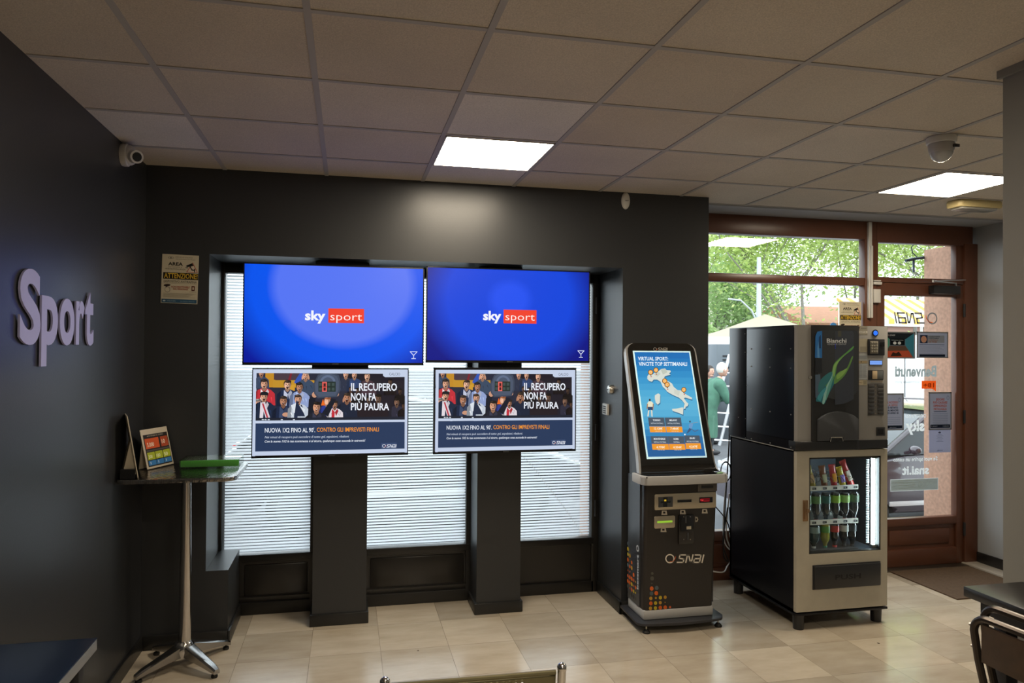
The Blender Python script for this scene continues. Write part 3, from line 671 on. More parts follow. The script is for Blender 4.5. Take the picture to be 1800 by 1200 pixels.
    a.text('Nei minuti di recupero pu\u00f2 succedere di tutto: gol, espulsioni, ribaltoni.', 155, 858, -26, 950, 'c8d2e4', .004, .25, rot=-.014)
    a.text('Con la nuova 1X2 la tua scommessa \u00e8 al sicuro, qualunque cosa succeda in extremis!', 155, 908, -26, 1137, 'dfe6f2', .015, .25, rot=-.014)
    a.poly([(1478,912),(1660,906),(1660,972),(1478,976)], '3a4c70'); snai(a, 1490, 960, -32, 'e8ecf6', s2=1)
    return a
def ad_tv(x0, x1, z0, z1, label, share=None):
    Y = 4.60; t = thing('television', label, 'television', ((x0+x1)/2, Y, z0), group='lower screens showing the crowd advert')
    tv_shell(t, x0, x1, z0, z1, Y)
    sc = MB().quad([(x0+.0075, Y-.001, z0+.016), (x1-.0075, Y-.001, z0+.016), (x1-.0075, Y-.001, z1-.0075), (x0+.0075, Y-.001, z1-.0075)]).build('screen', BLACKG, t, smooth=False)
    if share is None:
        p = advert(x1-x0-.015, z1-z0-.0235).build('screen_picture', frame((x0+.0075, Y-.0012, z0+.016), (1,0,0), (0,0,1)), LIT, sc)
    else:
        p = share.copy(); COL.objects.link(p); p.parent = sc
    return t, p
_, AD = ad_tv(-.5695, .3880, 1.109, 1.664, 'lower left screen showing a shouting crowd advert with white and orange headlines')
_, _ = ad_tv(.5490, 1.5165, 1.107, 1.669, 'lower right screen showing a shouting crowd advert, next to the betting kiosk', AD)

# ================================================================== BETTING KIOSK
KX = 2.10
k = thing('betting_kiosk', 'black and steel freestanding betting kiosk with a tilted blue touch screen', 'kiosk', (KX, 4.38, 0))
KBODY = mat('kiosk_dark_brown', (.024,.020,.018), .38); KSIDE = mat('kiosk_side_grey', (.05,.055,.065), .30)
# base plate with a bowed front edge
bp = [(1.825, 4.60)] + [(1.81+.01*i, 4.24-.012*i) for i in range(3)] + [(1.85+.053*i, 4.205-.022*sin(pi*i/10)) for i in range(11)] + [(2.40, 4.225), (2.42, 4.26), (2.415, 4.60)]
MB().prism(bp, 'z', .048, .064, bev=.003).build('base_plate', mat('kiosk_base', (.035,.037,.045), .35), k)
for (x, y) in ((1.87, 4.225), (2.375, 4.235), (1.87, 4.55), (2.37, 4.55)):
    ft = MB().lathe([(0,0), (.024,0), (.024,.008), (.012,.022), (0,.022)], (x, y, 0)).build('foot', RUBBER, k)
    MB().cyl((x, y, .02), (x, y, .05), .005).build('foot_screw', STEEL, ft)
# lower cabinet, tapering slightly inward to the foot
FXB0, FXB1, FXT0, FXT1 = 1.868, 2.350, 1.872, 2.385
def taper(mb, z0, z1, y0b, y0t, y1, g=0, top=(FXT0, FXT1)):
    v = [mb.b.verts.new(p) for p in ((FXB0+g, y0b, z0), (FXB1-g, y0b, z0), (FXB1-g, y1, z0), (FXB0+g, y1, z0), (top[0]+g, y0t, z1), (top[1]-g, y0t, z1), (top[1]-g, y1, z1), (top[0]+g, y1, z1))]
    for q in ((0,1,5,4), (1,2,6,5), (2,3,7,6), (3,0,4,7), (4,5,6,7), (3,2,1,0)): mb.b.faces.new([v[i] for i in q])
    return mb
bd = taper(MB(), .064, .96, 4.262, 4.262, 4.52)
bmesh.ops.bevel(bd.b, geom=[e for e in bd.b.edges if abs(e.verts[0].co.z-e.verts[1].co.z) > .5 and e.verts[0].co.y < 4.3], offset=.022, segments=4, affect='EDGES', profile=.5)
body = bd.build('cabinet', KBODY, k)
MB().box(FXB0-.004, FXB1+.004, 4.257, 4.52, .064, .128, .012).build('kick_band', mat('satin_shelf_band'), k)
for s, xx in ((0, FXB0), (1, FXT1)): MB().prism([(4.32, .13), (4.515, .13), (4.515, .96), (4.32, .96)], 'x', xx-.006 if not s else xx-.012, xx+.004 if not s else xx).build('side_panel', KSIDE, k)
# swept neck: steel edge band running from the head into the shelf
yb, zb, yt, zt = 4.28, 1.10, 4.515, 1.776; dy, dz = (yt-yb), (zt-zb); Lh = math.hypot(dy, dz); dirv = Vector((0, dy/Lh, dz/Lh)); nv = Vector((0, -dz/Lh, dy/Lh))
def HP(u, v, n=0):
    """point on the tilted head: u across (m from centre), v up the slope from the screen foot, n outward"""
    return Vector((KX, yb, zb)) + Vector((u, 0, 0)) + dirv*v + nv*n
prof = [HP(0, Lh+.060), HP(0, Lh+.048), HP(0, Lh+.030), HP(0, Lh+.005)]+[HP(0, Lh*q) for q in (.8, .5, .2, 0)]+[HP(0, -.045)]
# side outline (y,z) of slab front line then curve to shelf lip
front = [(p.y, p.z) for p in prof] + [(4.252, 1.028), (4.235, 1.010), (4.205, 1.002), (4.17, 1.0), (4.14, .999)]
def hw(i):
    """half width along the front line"""
    base = [.225, .257, .260, .262, .264, .266, .270, .276, .290, .298, .285]
    return base[i]
def ribbon(t0, t1, inset=0.0, lift=0.0):
    mb = MB(); rows = []
    n = len(front)
    for i, (y, z) in enumerate(front):
        a = Vector(front[max(0, i-1)]); c = Vector(front[min(n-1, i+1)]); d = (c-a).normalized(); nn = Vector((d.y, -d.x))
        if nn.x > 0: nn = -nn
        hwid = hw(i)-inset; rows.append([mb.b.verts.new((KX+s*hwid, y+nn.x*(lift)-nn.x*tt, z+nn.y*lift-nn.y*tt)) for tt in (t0, t1) for s in (-1, 1)])
    for A, B in zip(rows, rows[1:]):
        for q in ((0,1), (1,3), (3,2), (2,0)): mb.b.faces.new((A[q[0]], A[q[1]], B[q[1]], B[q[0]]))
    mb.b.faces.new([rows[0][i] for i in (0,1,3,2)]); mb.b.faces.new([rows[-1][i] for i in (2,3,1,0)])
    return mb
# insert rounded top corners by adding a top cap row
front.insert(0, tuple((HP(0, Lh+.067).y, HP(0, Lh+.067).z)))
_hw = [.208, .228, .244, .255, .259, .260, .262, .264, .266, .268, .272, .280, .292, .298, .283]
hw = lambda i: _hw[i]
ribbon(.004, .048).build('steel_edge', mat('satin_steel_edge', (.48,.48,.48), .26, .25), k)
ribbon(-.001, .010, .013, .002).build('glass_front', mat('kiosk_glass_front', (.012,.011,.010), .13, spec=.55), k)
# shelf lip band and head rear shell
MB().prism([(KX-.300, 4.30), (KX-.300, 4.19), (KX-.285, 4.150), (KX-.255, 4.135), (KX, 4.128), (KX+.255, 4.135), (KX+.285, 4.150), (KX+.300, 4.19), (KX+.300, 4.30)], 'z', .948, 1.004, bev=.004).build('shelf_band', mat('satin_shelf_band', (.46,.42,.36), .27, .85), k)
MB().prism([(KX-.285, 4.30), (KX-.283, 4.19), (KX-.255, 4.150), (KX, 4.142), (KX+.255, 4.150), (KX+.283, 4.19), (KX+.285, 4.30)], 'z', 1.000, 1.0065).build('shelf_top', BLACKG, k)
q = [HP(0, Lh+.05, -.04), HP(0, Lh+.02, -.07), HP(0, .2, -.09)]
MB().prism([(q[0].y, q[0].z), (min(q[1].y, 4.55), q[1].z), (4.54, 1.55), (4.52, 1.2), (4.50, .95), (4.30, .95), (4.285, 1.0), (HP(0,.0,-.04).y, HP(0,0,-.04).z)], 'x', KX-.235, KX+.235).build('rear_shell', KSIDE, k)
# screen
W_, H_ = .402, Lh
fm_ = MB(); M0 = frame(HP(-W_/2, 0, .0045), (1,0,0), dirv)
fm_.box(-.010, W_+.010, -.010, H_+.010, -.002, .0, M=M0).build('screen_frame', mat('kiosk_screen_rim', (.55,.70,.72), .4, emit=('b8dce0', .75)), k)
def italy(W, Hh):
    a = Art(bilin((272,147),(752,148),(893,1055),(392,1068), W, Hh))
    g = ['1a6eb6','1f78bc','2683c2','308ec8','3b99ce','46a2d2','50abd6','58b0d8','5cb2d8','58aed6','4ea6d0','429aca','3486bc','2a70aa','2a66a0','285f98']
    n = len(g)
    for i, c in enumerate(g):     # the picture's own blue ground
        y0 = 147+i*914/n; y1 = 147+(i+1)*914/n
        xl0 = 272+(y0-147)*.1305; xr0 = 752+(y0-147)*.1555; xl1 = 272+(y1-147)*.1305; xr1 = 752+(y1-147)*.1555
        a.poly([(xl0, y0), (xr0, y0), (xr1, y1+2), (xl1, y1+2)], c)
    a.text('VIRTUAL SPORT:', 303, 222, -32, 262, 'e8f4fc', .022); a.text('VINCITE TOP SETTIMANALI', 310, 270, -32, 424, 'e8f4fc', .022)
    it = [(385,365),(400,345),(430,350),(455,330),(480,322),(505,300),(540,295),(552,310),(585,312),(590,325),(575,340),(588,352),(545,362),(530,375),(545,395),(575,415),(600,430),(615,460),(650,490),(680,492),(715,505),(712,520),(775,555),(778,572),(760,568),(720,555),(705,560),(725,590),(745,610),(738,630),(722,635),(715,655),(700,652),(712,610),(690,580),(660,555),(625,540),(600,528),(560,505),(545,485),(520,460),(500,415),(470,395),(440,395),(425,415),(400,408),(385,390)]
    sa = [(450,535),(480,518),(497,530),(495,600),(475,618),(458,600),(450,565)]; si = [(600,655),(640,652),(695,640),(700,655),(697,705),(660,690),(605,672)]
    for P in (it, sa, si): a.poly([(x+4, y+10) for x, y in P], '2f6f98')
    for P in (it, sa, si): a.poly(P, 'd9ddd2')
    a.poly([(440,350),(480,325),(500,345),(470,370)], 'c6ccbe'); a.poly([(520,400),(560,410),(590,450),(560,470)], 'c8cdc0'); a.poly([(620,480),(670,500),(660,540),(620,520)], 'cdd2c6'); a.poly([(500,305),(545,300),(560,330),(520,350)], 'c2c8ba')
    for (x, y) in ((413,330),(459,310),(536,408),(557,441),(704,486)):
        a.poly([(x-8, y+18), (x+8, y+18), (x+3, y+36)], '3a2a20'); a.ell(x+5, y+40, 7, 4, 'c84a30'); a.ell(x, y, 23, 24, '3a3028'); a.ell(x, y, 19, 20, 'f0a040'); a.ell(x, y, 11, 12, 'f8d8a0'); a.ell(x, y, 6, 7, 'f0a040')
    # two players
    a.ell(406, 577, 8, 10, '3c2c22'); a.poly([(385,605),(395,590),(420,590),(436,605),(434,640),(388,640)], 'e8e4c8'); a.poly([(388,638),(434,638),(432,668),(412,662),(390,670)], '2c4468'); a.poly([(382,610),(390,612),(386,660),(378,655)], 'a87850'); a.poly([(432,608),(440,615),(436,665),(430,660)], 'a87850')
    a.poly([(391,668),(402,666),(396,720),(384,722)], 'e0dccc'); a.poly([(415,664),(428,668),(430,724),(420,722)], 'e0dccc')
    a.ell(757, 765, 7, 9, '3a4450'); a.poly([(745,790),(770,772),(785,790),(770,830),(750,825)], '6a9ac8'); a.line([(770,780),(825,770)], 5, '7f98ac'); a.poly([(750,820),(772,828),(755,850),(730,868),(728,860)], '41597c'); a.line([(770,828),(800,850),(828,836)], 7, '50698c'); a.ell(711, 876, 7, 7, 'f0f4f8')
    for (x0, y0, x1, h1, t1, t2) in ((390,730,530,75,'TORINO','VIRTUAL FOOTBALL'), (534,730,676,75,'MILANO','VIRTUAL FOOTBALL'), (412,890,558,62,'MONTEVERDE','VIRTUAL FOOTBALL'), (560,890,700,62,'ROMA','FOOTBALL'), (704,884,840,62,'BARI','VIRTUAL FOOTBALL')):
        s = .13*h1
        a.poly([(x0, y0), (x1, y0), (x1+s, y0+h1), (x0+s, y0+h1)], '4c5866'); a.text(t1, (x0+x1)/2+4, y0+30, -14, min(100, 11*len(t1)), 'f0f4f8', .02, align='c'); a.text(t2, (x0+x1)/2+8, y0+56, -11, 6.8*len(t2), 'd0d8e0', .01, align='c')
        a.poly([(x0+s+2, y0+h1+3), (x1+s, y0+h1+3), (x1+s+8, y0+h1+52), (x0+s+8, y0+h1+52)], 'f09a30')
    for (x, y, t) in ((470,826,'12.128\u20ac'), (612,826,'7.486\u20ac'), (490,984,'4.778\u20ac'), (636,984,'4.354\u20ac'), (776,978,'4.267\u20ac')): a.text(t, x+8, y+8, -17, 74, 'fff4dc', .02, align='c'); a.text('UNO SU 100', x+12, y+26, -8, 60, 'ffe8c0', align='c')
    return a
italy(W_, H_).build('screen', frame(HP(-W_/2, 0, .0055), (1,0,0), dirv), LIT, k)
a = Art(); snai(a, -.060, 0, .020, 'a8a49c'); a.build('head_logo', frame(HP(0, Lh+.012, .0055), (1,0,0), dirv), VINYL, k)
YF = 4.262
def kr(x0, y0, x1, y1): return fr(1060+x0/4, 820+y0/4, 1060+x1/4, 820+y1/4, YF)
def kplate(name, q, mt, th=.006, bev=.003, rad=.008):
    x0, x1, z0, z1 = kr(*q); return MB().prism(rrect(x0, x1, z0, z1, rad), 'y', YF-th, YF+.001, bev=bev if bev < th else 0).build(name, mt, k)
CHAMP = mat('champagne_metal', (.50,.44,.34), .35, .7)
pl = kplate('reader_plate', (360, 185, 792, 295), CHAMP); kplate('barcode_plate', (358, 345, 503, 430), CHAMP)
def kbox(name, q, mt, d0, d1, parent=k, bev=0):
    x0, x1, z0, z1 = kr(*q); return MB().box(x0, x1, YF-d1, YF-d0, z0, z1, bev).build(name, mt, parent)
kbox('ticket_reader', (386, 210, 486, 282), DKGREY, .006, .011, bev=.001); kbox('reader_slot', (418, 214, 446, 280), BLACKG, .011, .013); kbox('reader_slot', (400, 240, 468, 252), BLACKG, .011, .0135)
kbox('reader_lamp', (424, 228, 438, 240), mat('amber_led', (.2,.15,.02), .4, emit=('d8b030', .8)), .0135, .0145)
kbox('card_slot', (520, 230, 618, 248), BLACKG, .006, .009)
kbox('display_window', (674, 212, 766, 250), BLACKG, .006, .009)
x0, x1, z0, z1 = kr(680, 216, 745, 246); a = Art(); a.rect(0, .003, x1-x0, z1-z0-.003, '5a0810'); a.text('Prego', 0, (z1-z0)*.38, .008, .022, 'ff4040', .02); a.rect(.024, .004, x1-x0-.003, .006, 'c02028'); a.build('red_display', frame((x0, YF-.0092, z0), (1,0,0), (0,0,1)), LIT, k)
kbox('barcode_light', (378, 378, 484, 392), mat('green_scan_light', (.2,.4,.05), .4, emit=('86b030', .9)), .006, .008)
kbox('receipt_panel', (664, 115, 800, 172), mat('brown_grey_plate', (.10,.09,.08), .35), 0, .005, bev=.002); kbox('receipt_slot', (690, 130, 770, 150), BLACKP, .005, .008)
ca = kbox('coin_acceptor', (528, 335, 632, 540), BLACKG, 0, .014, bev=.004)
kbox('coin_slot', (570, 345, 580, 392), DKGREY, .014, .017, ca); kbox('coin_slot', (584, 460, 594, 508), DKGREY, .014, .017, ca); kbox('coin_window', (580, 415, 612, 436), mat('coin_window', (.6,.55,.42), .4), .014, .016, ca)
for (sx, sy) in ((560, 348), (606, 348), (560, 507), (606, 507)):
    x0, x1, z0, z1 = kr(sx-5, sy-5, sx+5, sy+5); MB().cyl(((x0+x1)/2, YF-.017, (z0+z1)/2), ((x0+x1)/2, YF-.013, (z0+z1)/2), .003).build('screw', STEEL, ca)
# printed marks on the cabinet front
X0, X1, Z0, Z1 = kr(300, 110, 840, 1110)
def km(x, y): q = at(1060+x/4, 820+y/4, 'y', YF); return (q.x, q.z)
a = Art(lambda x, y: km(x, y))
for (x, y) in ((430, 323), (560, 318), (714, 312), (424, 443)): a.poly([(x-20, y+16), (x-16, y-14), (x+16, y-14), (x+22, y+16)], 'c8c0b0'); a.rect(x-8, y+6, x+8, y-8, '2a2420')
a.poly([(648, 350), (664, 354), (670, 370), (664, 386), (648, 390)], 'b0a898'); a.ell(656, 370, 5, 8, '2a2420')
a.build('icon_labels', frame((0, YF-.0006, 0), (1,0,0), (0,0,1), 0), VINYL, k)
a = Art(lambda x, y: km(x, y)); snai(a, 436, 672, -52, 'f0e8da'); a.build('front_logo', frame((0, YF-.0006, 0), (1,0,0), (0,0,1), 0), VINYL, k)
a = Art(lambda x, y: km(x, y))
DOT = {'g': '56564f', 'o': 'e06a28', 'y': 'cdb52e', 'k': '3a3a38', 'b': '58656a', 'm': 'c8983a', 'r': 'd06840'}
for (x, y, r, c) in ((346,750,10,'g'),(345,785,15,'g'),(343,820,5,'g'),(342,856,15,'o'),(377,852,15,'b'),(340,890,15,'b'),(374,888,15,'o'),(336,925,13,'m'),(371,922,8,'m'),(403,920,13,'y'),(437,917,12,'m'),(336,960,14,'o'),(369,958,13,'y'),(402,955,12,'m'),(436,953,4,'m'),(333,995,13,'m'),(368,993,13,'y'),(402,990,14,'o'),(437,988,14,'o'),(471,986,9,'r'),(332,1028,15,'k'),(368,1026,16,'g'),(401,1024,13,'k'),(435,1021,9,'b')): a.ell(x, y, r*.88, r, DOT[c])
a.build('dot_pattern', frame((0, YF-.0006, 0), (1,0,0), (0,0,1), 0), VINYL, k)
# side lettering
XS = FXB0-.0066
a = Art(); a.text('betsmart', .0, 0, .026, .225, 'd0d4da', .03); a.build('side_lettering', Matrix.Translation((XS, 4.335, .236)) @ Matrix(((0,0,-1,0),(0,1,0,0),(1,0,0,0),(0,0,0,1))), VINYL, k)
a = Art(); a.ring(0, 0, .017, .008, 'd0d4da')
a.build('side_ring', Matrix.Translation((XS, 4.350, .500)) @ Matrix(((0,0,-1,0),(0,1,0,0),(1,0,0,0),(0,0,0,1))), VINYL, k)
a = Art(); rr_ = random.Random(3)
for j in range(10):
    for i in range(5):
        if j*.5+i*.9 < 5.2 or j < 3: a.ell(.165-i*.033, .0+j*.036, rr_.choice((.007, .012, .014)), None, DOT[rr_.choice('oyygbmor' if j > 0 else 'kg')])
Mt = Matrix.Translation((XS, 4.345, .165)) @ Matrix(((0,0,-1,0),(1,0,0,0),(0,1,0,0),(0,0,0,1)))
a.build('side_dots', Mt, VINYL, k)

# ================================================================== SNACK CABINET (below) AND COFFEE MACHINE (above)
YV = 4.06; YU = 4.05
vc = thing('snack_vending_cabinet', 'black vending cabinet with a cream door, lit glass front and PUSH flap', 'vending machine', (3.165, 4.46, 0))
xL, xR = 2.822, 3.505
sh = MB(); T = .02
sh.box(xL, xL+T, YV+.03, 4.865, .105, 1.155); sh.box(xR-T, xR, YV+.03, 4.865, .105, 1.155); sh.box(xL, xR, 4.845, 4.865, .105, 1.155); sh.box(xL, xR, YV+.03, 4.865, 1.14, 1.156); sh.box(xL, xR, YV+.03, 4.865, .105, .13)
sh.build('cabinet_shell', BLACKM, vc, smooth=False)
MB().box(xL-.004, xR+.004, YV+.004, 4.868, .092, .108, .003).build('base_frame', BLACKM, vc)
MB().box(xL-.003, xL+.001, YV+.03, 4.865, 1.150, 1.1555).build('edge_highlight_strip', WHITEP, vc)  # white strip added to draw the bright highlight along the cabinet's top edge
for (x, y) in ((2.868, 4.10), (3.465, 4.12), (2.85, 4.79), (3.46, 4.79)): MB().cyl((x, y, 0), (x, y, .093), .033, .036, 24).build('foot', BLACKP, vc)
gx0, gx1, gz0, gz1 = 2.917, 3.452, .485, 1.106
dr = MB()
for q in ((xL+.004, gx0, .118, 1.150), (gx1, xR-.004, .118, 1.150), (gx0, gx1, gz1, 1.150), (gx0, gx1, .118, gz0)): dr.box(q[0], q[1], YV, YV+.035, q[2], q[3])
dr = dr.build('door', CREAMP, vc, smooth=False)
e = .010; gk = MB()
for q in ((gx0, gx0+e, gz0, gz1), (gx1-e, gx1, gz0, gz1), (gx0, gx1, gz1-e, gz1), (gx0, gx1, gz0, gz0+.006)): gk.box(q[0], q[1], YV+.004, YV+.03, q[2], q[3])
gk.build('gasket', RUBBER, dr)
MB().box(gx0+.004, gx1-.004, YV+.014, YV+.019, gz0+.004, gz1-.004).build('glass', CASEGLASS, dr)
lk = MB().box(2.870, 2.905, YV-.006, YV+.002, .70, .835, .003).cyl((2.893, YV-.008, .77), (2.893, YV-.022, .77), .013).box(2.876, 2.884, YV-.016, YV-.004, .715, .82, .002).build('lock', mat('worn_brass', (.32,.20,.11), .35, .8), dr)
px0, px1, pz0, pz1 = 2.948, 3.440, .262, .408
fl = MB().box(px0-.006, px1+.006, YV-.006, YV+.004, pz0-.006, pz1+.006, .003).box(px0, px1, YV-.018, YV-.002, pz0, pz1, .006).build('delivery_flap', BLACKP, vc)
a = Art(); a.text('PUSH', 0, 0, .030, .19, '191a1c', .02, align='c'); a.build('flap_lettering', frame((3.19, YV-.0185, .318), (1,0,0), (0,0,1)), PRINT, fl)
# inside: back, tube lamp, trays
MB().box(xL+T, xR-T, 4.55, 4.56, .13, 1.14).box(xL+T, xR-T, YV+.04, 4.55, .46, .472).build('inner_back', mat('cabinet_inside', (.05,.065,.085), .35), vc)
MB().cyl((3.425, 4.10, .515), (3.425, 4.10, 1.085), .011, n=16).build('tube_lamp', mat('cold_tube_light', (.8,.85,.9), .4, emit=((.80,.94,1), 30)), vc)
MB().box(3.447, 3.452, 4.085, 4.13, .50, 1.10).box(3.41, 3.44, 4.085, 4.115, .495, .515).box(3.41, 3.44, 4.085, 4.115, 1.085, 1.10).build('lamp_holder', STEEL, vc)
rb = MB()
for i in range(52): rb.box(3.385, 3.408, 4.115, 4.120, .52+i*.0108, .5245+i*.0108)
rb.build('ribbed_reflector', mat('clear_ribs', (.55,.62,.65), .2, .4), vc)
TRAY = mat('white_tray_edge', (.75,.76,.74), .4)
for z in (.875, .652):
    tr = MB().box(xL+T, 3.34, 4.135, 4.145, z, z+.030).box(xL+T, 3.34, 4.145, 4.54, z+.002, z+.006).build('tray', TRAY, vc)
    a = Art()
    for i in range(6): a.rect(.055+i*.078, .007, .085+i*.078, .022, '20242a'); a.text(str(10+i*2), .060+i*.078, .011, .007, .014, 'd8e0e8')
    a.build('price_tags', frame((2.86, 4.1345, z), (1,0,0), (0,0,1)), PRINT, tr)
MB().box(xL+T, 3.34, 4.135, 4.54, .478, .484).build('tray', DKGREY, vc)
sp_ = MB()
def coil(mb, x, z, r, y0=4.15, y1=4.50, n=5):
    P = [(x+r*cos(2*pi*j/14), y0+(y1-y0)*j/(14*n), z+r*sin(2*pi*j/14)) for j in range(14*n+1)]; mb.tube(P, .0022, 5)
for z, zz in ((.932, 1), (.712, 2)):
    for i in range(6):
        c = MB(); coil(c, 2.910+i*.076, z, .027); c.build('spiral', CHROME, vc)
# goods: snack packets
def packet(x, z, tilt, h, c1, c2, label):
    t = thing('snack_packet', label, 'snack', (x, 4.175, z), group='snack packets on the top tray')
    M = Matrix.Translation((x, 4.175, z)) @ Matrix.Rotation(R(tilt), 4, 'Y') @ Matrix.Rotation(R(-6), 4, 'X')
    mb = MB(); n = 8; rows = []
    for i in range(n+1):
        v = i/n; th = .014*math.sin(pi*v)**.5 if 0 < v < 1 else .0008
        rows.append([mb.b.verts.new(M @ Vector((xx, yy*th, v*h))) for xx, yy in ((-.024, 0), (-.014, -.8), (0, -1), (.014, -.8), (.024, 0), (.014, .8), (0, 1), (-.014, .8))])
    for A, B in zip(rows, rows[1:]):
        for j in range(8): mb.b.faces.new((A[j], A[(j+1)%8], B[(j+1)%8], B[j]))
    mb.build('wrapper', mat('wrapper_'+c1, c1, .25, spec=.6), t)
    MB().box(-.016, .016, -.0165, -.012, h*.25, h*.62, .002, M=M).build('label_patch', mat('wrapper_'+c2, c2, .3), t)
    MB().box(-.025, .025, -.002, .002, h-.014, h+.004, M=M).build('sealed_edge', mat('wrapper_'+c1, c1, .25), t)
packet(3.030, .884, -13, .150, 'b0a050', 'd8b890', 'pale yellow snack packet leaning at the left end of the top tray')
packet(3.118, .884, -6, .145, '8a5a40', 'c8ccb0', 'brown and white snack packet, second from the left on the top tray')
packet(3.190, .884, -4, .150, 'b83038', 'e09828', 'red topped packet with orange middle, third from the left on the top tray')
packet(3.258, .884, -10, .135, 'c0b030', '8a70c0', 'yellow and purple snack packet, fourth from the left on the top tray')
packet(3.325, .884, -20, .185, 'b02828', 'd8d0c8', 'tall red snack packet at the right end of the top tray')
# bottles
def bottle(x, y, z, h, r, liquid, lab, cap, label, grp, upside=False, clear=True):
    t = thing('drink_bottle', label, 'bottle', (x, y, z), group=grp)
    M = Matrix.Translation((x, y, z))
    if upside: M = Matrix.Translation((x, y, z+h)) @ Matrix.Rotation(pi, 4, 'X')
    pf = [(0,0), (r*.8,0), (r,.008), (r,h*.30), (r*.90,h*.42), (r,h*.54), (r*.92,h*.66), (r*.5,h*.84), (.012,h*.90), (.012,h*.93)]
    MB().lathe(pf, n=18, M=M).build('bottle_body', mat('liquid_'+liquid, liquid, .08, spec=.7, coat=.6), t)
    MB().lathe([(r+.0006,h*.10), (r+.0012,h*.12), (r+.0012,h*.34), (r+.0006,h*.36)], n=18, M=M).build('bottle_label', mat('label_'+lab, lab, .3), t)
    MB().lathe([(.014,h*.92), (.0145,h*.925), (.0145,h), (0,h)], n=14, M=M).build('cap', mat('cap_'+cap, cap, .35), t)
for i, (lab, cap, d) in enumerate((('6a9a5a', 'd89aa0', 'green labelled dark bottle at the left end of the middle tray'), ('5a8a52', 'd89aa0', 'bottle with dull green label, second from the left on the middle tray'),
        ('2f6a68', '4a80a0', 'bottle with teal label and blue cap, third from the left on the middle tray'), ('8fc048', 'dc9aa0', 'bottle with bright lime label, fourth from the left on the middle tray'),
        ('94c070', 'dc9aa0', 'bottle with pale green label, fifth from the left on the middle tray'), ('4a6050', 'a07888', 'dim bottle with grey green label at the right end of the middle tray'))):
    bottle(2.990+i*.073, 4.190, .661, .188, .029, '1c242c', lab, cap, d, 'bottles on the middle tray', True)
for (x, liq, lab, cap, r, d) in ((3.045, '2a4448', '8aa0a0', 'c8ccd0', .036, 'large clear upturned bottle at the left end of the bottom tray'), (3.130, '9a9a3a', '5a9a40', '3a8a6a', .030, 'yellow green bottle on the bottom tray beside the large clear one'),
        (3.203, '1a1414', 'c83a34', 'd04850', .028, 'dark cola bottle with red label and red cap on the bottom tray'), (3.275, '15181c', 'c8ccc8', '30343a', .028, 'black bottle with a white label on the bottom tray'), (3.338, '15181c', '30383e', '20242a', .028, 'almost hidden dark bottle at the right end of the bottom tray')):
    bottle(x, 4.190, .485, .160, r, liq, lab, cap, d, 'bottles on the bottom tray', True)

# coffee machine
cm = thing('coffee_machine', 'black and grey hot drinks machine with a glossy picture door, above the snack cabinet', 'vending machine', (3.15, 4.45, 1.156))
MB().box(2.812, 3.490, YU+.026, 4.865, 1.157, 1.962, .004).build('body', BLACKM, cm)
sd_ = MB(); sd_.box(2.808, 2.813, YU+.020, 4.62, 1.219, 1.945, .001).box(2.809, 2.812, 4.635, 4.86, 1.165, 1.958, .001)
pnl = sd_.build('side_panel', mat('side_sheet', (.010,.012,.018), .28, spec=.28), cm)
def vr(x, y): q = at(1260+x/4.6125, 560+y/4.6154, 'x', 2.808); return q
for (sx, sy) in ((278,244),(432,244),(600,244),(278,386),(432,393),(600,401),(280,731),(432,753),(601,777),(280,974),(433,1007),(602,1042),(229,122),(230,272),(241,470),(241,540),(176,800),(233,810),(233,966)):
    p = vr(sx, sy); rr = .0052 if sx > 260 else .003
    MB().cyl((2.8095, p.y, p.z), (2.8050, p.y, p.z), rr, rr*.7, 10).build('screw', STEEL, pnl)
YU = 4.05
cf = MB(); cf.prism([(2.812, YU+.024), (2.812, YU+.010), (2.822, YU-.002), (2.914, YU-.010), (2.914, YU+.024)], 'z', 1.213, 1.962)
cf.build('silver_column', GREYP, cm)
MB().cyl((2.905, YU-.010, 1.625), (2.905, YU-.018, 1.625), .011).build('lock', STEEL, cm)
MB().prism([(2.808, YV+.06), (2.808, YU), (2.83, YU-.014), (2.92, YU-.022), (3.25, YU-.022), (3.26, YU-.012), (3.488, YU-.008), (3.492, YV+.06)], 'z', 1.1575, 1.214, bev=.003).build('lower_trim', BLACKP, cm)
dd = MB().prism(rrect(2.915, 3.2595, 1.215, 1.962, .006), 'y', YU-.020, YV+.055, bev=.004).build('door', mat('satin_black_door', (.020,.020,.021), .35), cm)
# glossy picture panel with rounded lower edge
def arc_panel(x0, x1, z0, z1, drop, rt):
    P = [(x0, z0+drop)]+[(x0+(x1-x0)*i/12, z0+drop-drop*math.sin(pi*i/12)**.75) for i in range(1, 12)]+[(x1, z0+drop)]
    P += [(x1, z1-rt), (x1-rt*.3, z1-rt*.3), (x1-rt, z1), (x0+rt, z1), (x0+rt*.3, z1-rt*.3), (x0, z1-rt)]; return P
pp = MB().prism(arc_panel(2.950, 3.247, 1.483, 1.930, .050, .02), 'y', YU-.024, YU-.018).build('picture_panel', mat('picture_panel', (.030,.034,.040), .10, coat=.5), dd)
def vm(x, y): q = at(1380+x/4.6147, 560+y/4.6154, 'y', YU-.0245); return (q.x, q.z)
a = Art(vm)
a.poly([(405,100),(545,100),(557,115),(557,650),(520,672),(470,690),(405,697)], '3a3f49')
a.poly([(246,140),(262,105),(300,98),(300,318),(243,318)], '2f6fb4'); a.poly([(275,150),(290,130),(292,240),(272,240)], '1f3f6a'); a.poly([(262,240),(272,180),(280,318),(262,318)], '5a94cc')
a.poly([(243,325),(300,325),(302,440),(244,440)], '23262c'); a.poly([(244,455),(285,450),(295,600),(280,655),(246,640)], '4f6276')
